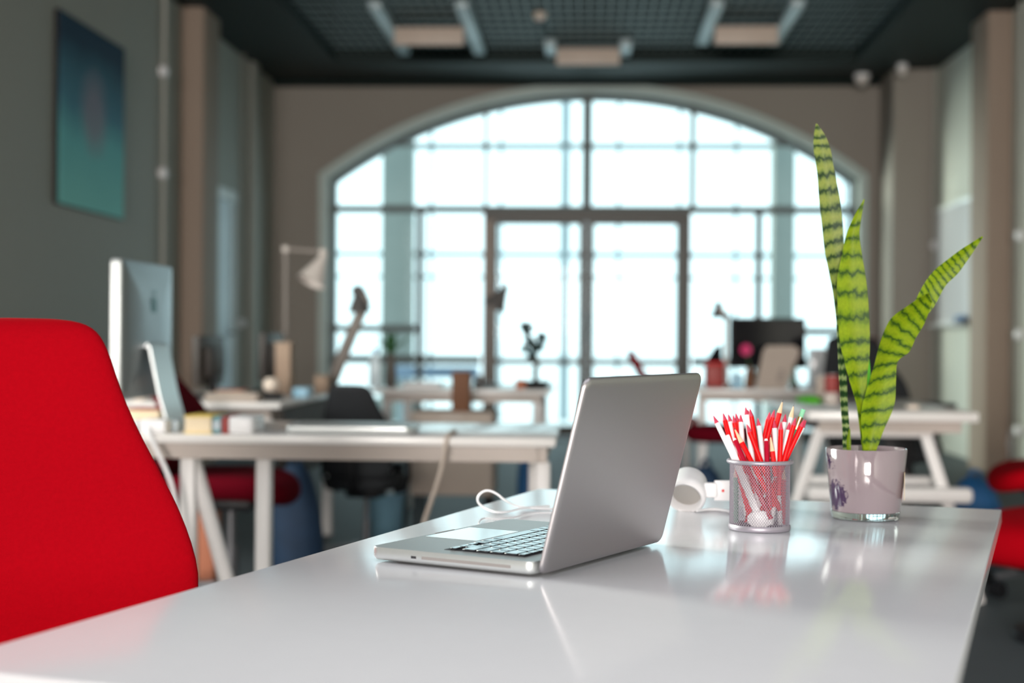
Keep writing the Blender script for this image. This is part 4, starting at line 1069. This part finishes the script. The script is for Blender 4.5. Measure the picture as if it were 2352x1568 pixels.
b0 = onY(812, 880, Y); b0.x = -1.30; b0.z = TZ
lamp('desk lamp with double arm and pointed shade before the left window panes', b0, [onY(832, 700, Y), onY(822, 668, Y)], onY(823, 664, Y), onY(826, 715, Y)-onY(823, 664, Y), .06, .115, 'lampdark', 'lampmid', .02, True)
Y = 8.0
b0 = onY(1117, 885, Y); b0.z = TZ
lamp('desk lamp with tilted shade in front of the left door jamb', b0, [onY(1120, 690, Y), onY(1163, 655, Y)], onY(1160, 664, Y), onY(1136, 702, Y)-onY(1160, 664, Y), .07, .12, 'lampdark', 'lampdark', .008)
Y = 8.5
b0 = onY(1668, 870, Y); b0.z = TZ
lamp('small desk lamp with cone shade left of the black monitor', b0, [onY(1668, 726, Y), onY(1650, 700, Y)], onY(1648, 700, Y), (-.05, -.02, -1), .04, .075, 'lampdark', 'lampw', .013)

# ================================================================== FAR MIDDLE DESK
Y = 7.85
p = onY(1232, 885, Y); p.z = TZ
t = thing('little_tree', 'dark little branching tree in a low pot on the far middle desk', 'plant', tuple(p))
MB().lathe([(.001, .0005), (.05, .0005), (.075, .025), (.08, .04), (.072, .04), (.065, .03), (.001, .03)], 28, p).build('pot', M['black'], t)
c = p
MB().tube([c+Vector((0, 0, .03)), c+Vector((-.01, 0, .09)), c+Vector((.005, 0, .13)), onY(1225, 815, Y)], .016, 8, 1).build('trunk', M['frame'], t)
for a_, b_ in (((1225, 820), (1213, 757)), ((1225, 810), (1246, 775)), ((1226, 825), (1200, 790)), ((1213, 775), (1203, 750)), ((1226, 800), (1228, 780))):
    MB().cyl(onY(*a_, Y), onY(*b_, Y), .008, .004, 8).build('branch', M['frame'], t)
fo = MB(); rn = random.Random(3)
for cx, cy, rr in ((1212, 757, 14), (1245, 775, 10), (1216, 785, 9), (1229, 800, 10), (1203, 749, 6), (1222, 815, 8), (1205, 800, 6), (1240, 795, 7)):
    for k in range(34):
        a = rn.uniform(0, 2*PI); q = rr*math.sqrt(rn.random())
        o = onY(cx+q*math.cos(a), cy+q*math.sin(a), Y+rn.uniform(-.03, .03))
        d1_ = Vector((rn.uniform(-1, 1), rn.uniform(-1, 1), rn.uniform(-1, 1))).normalized(); d2_ = d1_.orthogonal().normalized()
        fo.add([o-d1_*.024, o+d2_*.011, o+d1_*.024, o-d2_*.011], [(0, 1, 2, 3)])
f_ = fo.build('foliage', M['navyleaf'], t); f_['kind'] = 'stuff'
mug('small terracotta cup left of the little tree', 1196, 885, .03, .05, 7.75, M['terra'], nm='cup', handle=False)
px_box('stacked_papers', 'white paper pile at the left of the far middle desk', 'papers', 925, 878, 1010, 890, 7.8, .22, M['cwhite'])
t, a, b = px_box('speaker', 'small dark grey speaker at the foot of the tilted lamp', 'speaker', 1090, 862, 1106, 888, 7.7, .07, M['lampdark'])
MB().lathe([(.014, 0), (.013, .003), (.004, .001)], 16, ((a.x+b.x)/2, 7.7, TZ+.035), (0, -1, 0)).build('cone', M['black'], t)
# pedestal
a, b = onY(942, 946, 7.05), onY(1131, 1140, 7.05)
t = thing('drawer_cabinet', 'beige drawer cabinet on short legs before the far middle desk', 'cabinet', ((a.x+b.x)/2, 7.25, 0))
MB().box(a.x, b.x, 7.07, 7.45, b.z, a.z).build('body', M['cream'], t, bevel=.004)
hh = (a.z-b.z)/2
for k in range(2):
    dr = MB().box(a.x+.006, b.x-.006, 7.05, 7.07, b.z+hh*k+.004, b.z+hh*(k+1)-.004).build('drawer', M['cream'], t, bevel=.002)
    MB().box((a.x+b.x)/2-.05, (a.x+b.x)/2+.05, 7.042, 7.05, b.z+hh*(k+1)-.03, b.z+hh*(k+1)-.018).build('handle', M['beam'], dr)
for x in (a.x+.03, b.x-.03):
    for y in (7.1, 7.42): MB().cyl((x, y, 0), (x, y, b.z), .011, .016, 10).build('leg', M['black'], t)
px_box('brown_box', 'tall brown cardboard box standing on the beige drawer cabinet', 'box', 1037, 853, 1079, 946, 7.12, .1, M['brown'], z=a.z)
# bottle, dark plant at the left end
p = onY(862, 890, 7.7); p.z = TZ
t = thing('water_bottle', 'pale clear water bottle left of the dark green plant', 'bottle', (p.x, 7.7, TZ))
M['clear'] = mat('frosted_bottle_plastic', (.70, .82, .88), .2, var=.05)
MB().lathe([(.001, .0005), (.032, .0005), (.036, .006), (.036, .12), (.03, .15), (.014, .18), (.014, .195), (.001, .195)], 24, (p.x, 7.7, TZ)).build('body', M['clear'], t)
MB().lathe([(.017, .19), (.017, .212), (.001, .213)], 20, (p.x, 7.7, TZ)).build('cap', M['blue2'], t)
p = onY(897, 890, 7.9); p.z = TZ
t = thing('potted_plant', 'dark green plant in a tall brown vase left on the far middle desk', 'plant', (p.x, 7.9, TZ))
MB().lathe([(.001, .0005), (.03, .0005), (.034, .05), (.028, .14), (.022, .17), (.026, .18), (.02, .178), (.001, .16)], 24, (p.x, 7.9, TZ)).build('vase', M['frame'], t)
rn = random.Random(5)
for k in range(14):
    a = rn.uniform(0, 2*PI); l = rn.uniform(.06, .13); o = Vector((p.x, 7.9, TZ+.17)); d = Vector((math.cos(a)*.75, math.sin(a)*.6, 1)).normalized()
    tip = o+d*l*1.4+Vector((math.cos(a)*.03, 0, -.02)); mid = o+d*l*.8; s_ = d.cross(Vector((0, 0, 1))).normalized()*.018; n_ = d.cross(s_).normalized()*.0012
    MB().loft([[o-s_*.15-n_, o+s_*.15-n_, o+s_*.15+n_, o-s_*.15+n_], [mid-s_-n_, mid+s_-n_, mid+s_+n_, mid-s_+n_], [tip-s_*.05-n_, tip+s_*.05-n_, tip+s_*.05+n_, tip-s_*.05+n_]]).build('leaf', M['leafd'], t)
# things on the floor, left
def sack(name, lb, cat, c, rx, ry, h, mt, strap=True):
    t = thing(name, lb, cat, c); c = Vector(c); lo = []
    for k, (z, s) in enumerate(((.002, .75), (.02, .95), (.3, 1.05), (.6, .95), (.85, .72), (.97, .42), (1, .15))):
        lo.append([c+Vector((rx*s*math.cos(a)*(1+.07*math.sin(3*a+k)), ry*s*math.sin(a)*(1+.07*math.cos(4*a+k)), z*h)) for a in [2*PI*i/20 for i in range(20)]])
    MB().loft(lo).build('body', mt, t, sub=1, sharp=180)
    if strap: MB().tube([c+Vector((-rx*.2, 0, h*.97)), c+Vector((-rx*.15, -.01, h*1.07)), c+Vector((rx*.15, -.01, h*1.07)), c+Vector((rx*.2, 0, h*.97))], .008, 8, 2).build('strap', mt, t)
sack('backpack', 'dark blue backpack on the floor under the left wall desk', 'bag', (-1.16, 5.77, 0), .11, .09, .50, M['blue'])
p = onY(882, 1200, 7.25)
t = thing('waste_bin', 'pale blue plastic waste bin on the floor before the far middle desk', 'bin', (p.x, 7.25, 0))
MB().lathe([(.001, .001), (.080, .001), (.088, .01), (.108, .24), (.114, .25), (.108, .252), (.10, .24), (.08, .02), (.001, .018)], 32, (p.x, 7.25, 0)).build('tub', M['ltblue'], t)
MB().lathe([(.115, .232), (.118, .255), (.112, .265), (.101, .25), (.098, .19)], 32, (p.x, 7.25, 0)).build('liner', M['clear'], t)
t, a, b = px_box('computer_tower', 'black computer tower on the floor under the left of the far middle desk', 'computer', 876, 1062, 926, 1200, 7.70, .24, M['black'], .006, z=.0)
MB().box(a.x+.03, b.x-.03, 7.747, 7.75, a.z-.12, a.z-.03).build('drive_bay', M['blue'], t)
sack('blue_sack', 'bright blue bag on the floor right of the beige drawer unit', 'bag', (onY(1213, 1100, 8.5).x, 8.45, 0), .065, .08, .36, M['blue2'])
px_box('shoe_box', 'small orange red box on the floor beside the dark red chair', 'box', 455, 1085, 492, 1130, 5.62, .12, M['terra'], z=0)
# ================================================================== THINGS ON THE RIGHT DESKS
a, b = onY(1677, 729, 8.35), onY(1850, 846, 8.35)
t = thing('monitor', 'large black flat monitor on the far right desk', 'monitor', ((a.x+b.x)/2, 8.4, TZ))
hs2 = MB().box(a.x, b.x, 8.35, 8.385, b.z, a.z).build('housing', M['black'], t, bevel=.005)
MB().box(a.x+.012, b.x-.012, 8.348, 8.35, b.z+.016, a.z-.012).build('screen', M['screen'], hs2)
xm = (a.x+b.x)/2
MB().box(xm-.03, xm+.03, 8.385, 8.41, TZ+.01, b.z+.08).build('neck', M['black'], t, bevel=.004)
MB().box(xm-.11, xm+.11, 8.33, 8.5, TZ+.0005, TZ+.012).build('foot', M['black'], t, bevel=.004)
# leaning cream board
Y = 8.1
q = [onY(1736, 890, Y), onY(1806, 890, Y), onY(1838, 806, Y+.06), onY(1826, 794, Y+.06), onY(1762, 794, Y+.06), onY(1752, 806, Y+.06)]
for k in (0, 1): q[k].z = TZ+.001
t = thing('document_holder', 'cream leaning document board with dark scribbles before the black monitor', 'document holder', ((q[0].x+q[1].x)/2, Y, TZ))
nb = Vector((0, .010, .001))
bo = MB().add([*q, *[v+nb for v in q]], [(0, 1, 2, 3, 4, 5), (11, 10, 9, 8, 7, 6)]+[(i, (i+1) % 6, 6+(i+1) % 6, 6+i) for i in range(6)])
mb = MB(); mb.add([*q, *[v+nb for v in q]], [(0, 1, 2, 3, 4, 5), (11, 10, 9, 8, 7, 6)]+[(i, (i+1) % 6, 6+(i+1) % 6, 6+i) for i in range(6)])
brd = mb.build('board', M['cream'], t)
sq = MB()
for k in range(6):
    f = (.2+k*.09); p0, p1 = L2(q[1], q[2], f), L2(q[0], q[5], f); a1 = L2(p0, p1, .22); a2 = L2(p0, p1, .22+.16+.05*(k % 2)); vv = (q[2]-q[1])*.03
    of = Vector((0, -.002, 0)); sq.add([a1+of, a2+of, a2+vv+of, a1+vv+of], [(0, 1, 2, 3)])
sq.build('scribbles', M['lampdark'], brd)
MB().cyl(L2(q[3], q[4], .5)+nb, Vector(((q[0].x+q[1].x)/2+.04, Y+.18, TZ+.004)), .005, n=8).build('prop', M['deskedge'], t)
# pink flower
p = onY(1722, 875, 8.12); p.z = TZ
t = thing('flower_vase', 'pink flower in a brown vase left of the cream board', 'flower', tuple(p))
MB().lathe([(.001, .0005), (.022, .0005), (.03, .03), (.024, .09), (.018, .11), (.021, .12), (.016, .118), (.001, .1)], 24, p).build('vase', M['brown'], t)
fh = onY(1713, 803, 8.1)
MB().tube([p+Vector((0, 0, .1)), p+Vector((-.004, 0, .14)), fh], .003, 6, 2).build('stem', M['leafd'], t)
for k in range(12):
    a = 2*PI*k/12; d = Vector((math.cos(a), -.25, math.sin(a))).normalized(); s_ = Vector((-math.sin(a), 0, math.cos(a)))*.009; n_ = Vector((0, .0012, 0))
    MB().loft([[fh+d*r_-s_*w-n_, fh+d*r_+s_*w-n_, fh+d*r_+s_*w+n_, fh+d*r_-s_*w+n_] for r_, w in ((.006, .4), (.022, 1), (.034, .3))]).build('petal', M['pink'], t)
MB().ball(fh-Vector((0, .004, 0)), .009).build('flower_centre', M['pendark'], t)
# red tray, black laptop, etc.
t, a, b = px_box('red_box', 'red plastic box at the left end of the far right desk', 'box', 1622, 836, 1664, 884, 8.25, .14, M['redcov'], .012)
MB().box(a.x-.003, b.x+.003, 8.245, 8.395, a.z, a.z+.012).build('lid', M['penred'], t, bevel=.005)
q = [onY(1624, 838, 8.62), onY(1659, 838, 8.62), onY(1659, 792, 8.74), onY(1642, 798, 8.74), onY(1626, 822, 8.70)]
mb = MB(); n_ = Vector((0, .012, .004)); mb.add([*q, *[v+n_ for v in q]], [(0, 1, 2, 3, 4), (9, 8, 7, 6, 5)]+[(i, (i+1) % 5, 5+(i+1) % 5, 5+i) for i in range(5)])
t = thing('folded_screen', 'black slanted screen propped behind the red box', 'screen', ((q[0].x+q[1].x)/2, 8.66, TZ))
mb.build('panel', M['black'], t)
MB().box(q[0].x, q[1].x, 8.60, 8.80, TZ+.0005, q[0].z+.004).build('base', M['lampdark'], t, bevel=.005)
p = onY(1825, 886, 8.05); p.z = TZ
t = thing('cone_plant', 'small dark green cone shaped plant right of the cream board', 'plant', tuple(p))
MB().lathe([(.001, .0005), (.022, .0005), (.028, .03), (.024, .03), (.001, .026)], 20, p).build('pot', M['frame'], t)
cn = MB(); rn = random.Random(9)
cn.cyl(p+Vector((0, 0, .028)), p+Vector((0, 0, .14)), .018, .002, 10)
for k in range(120):
    f = rn.random(); a = rn.uniform(0, 2*PI); r_ = .025*(1-f); o = p+Vector((math.cos(a)*r_*.6, math.sin(a)*r_*.6, .03+.11*f)); d = Vector((math.cos(a), math.sin(a), .5))*.014; s_ = Vector((-math.sin(a), math.cos(a), 0))*.003
    cn.add([o-s_, o+s_, o+d], [(0, 1, 2)])
cn.build('needles', M['leafd'], t)['kind'] = 'stuff'
px_box('white_box', 'pale box standing behind the dark red chair by the right window', 'box', 1862, 800, 1905, 884, 8.8, .12, M['board'])
px_box('lilac_cup_box', 'small pale blue box in front of the black monitor', 'box', 1680, 858, 1706, 886, 8.15, .05, M['ltblue'])
# near right desk items
t = thing('green_cloth', 'bright green folded cloth on the near right desk', 'cloth', (onY(1865, 940, 6.3).x, 6.35, TZ))
p = onY(1866, 930, 6.3)
lo = []
for z, s in ((.001, 1), (.012, 1.04), (.022, .9), (.030, .55), (.033, .2)):
    lo.append([Vector((p.x+.055*s*math.cos(a)*(1+.12*math.sin(3*a)), 6.36+.13*s*math.sin(a)*(1+.1*math.cos(5*a)), TZ+z)) for a in [2*PI*i/22 for i in range(22)]])
MB().loft(lo).build('folds', M['bright'], t, sub=1, sharp=180)
def can(lb, px, Y, r, h, mt, nm='can'):
    p = onY(px, 900, Y); p.z = TZ
    t = thing(nm, lb, 'can', tuple(p))
    MB().lathe([(.001, .0005), (r*.9, .0005), (r, .006), (r, h-.01), (r*.86, h), (.001, h-.002)], 24, p).build('body', mt, t)
    MB().lathe([(r*.84, h-.001), (r*.86, h+.002), (r*.8, h+.002), (r*.78, h-.001)], 24, p, closed=True).build('rim', M['alu'], t)
can('red drinks can on the near right desk, left of the snake plant stem', 1911, 6.55, .032, .115, M['redcov'])
can('pale silver can left of the red drinks can', 1889, 6.62, .03, .11, M['cream'])
px_box('pencil_tin', 'brown tin box before the red drinks can', 'box', 1896, 902, 1925, 940, 6.25, .05, M['beam'])
px_box('tape_box', 'small pale box at the right end of the near right desk', 'box', 2088, 930, 2112, 948, 5.85, .06, M['mug'])
t, a, b = px_box('tablet', 'dark flat tablet lying on the near right desk', 'tablet', 2028, 936, 2082, 948, 5.95, .2, M['lampdark'])
sack('blue_bag', 'blue bag on the floor right of the near right desk trestle', 'bag', (1.74, 6.65, 0), .13, .13, .40, M['blue2'])
t, a, b = px_box('tower_case', 'black computer case on the floor under the near right desk', 'computer', 2030, 965, 2098, 1100, 6.35, .35, M['black'], .006, z=0)
MB().box(a.x+.03, b.x-.03, 6.347, 6.35, .3, .45).build('front_grille', M['lampdark'], t)
sack('grey_blue_bag', 'grey blue bag on the floor in front of the round stool', 'bag', (.55, 6.78, 0), .11, .10, .42, M['blue'])
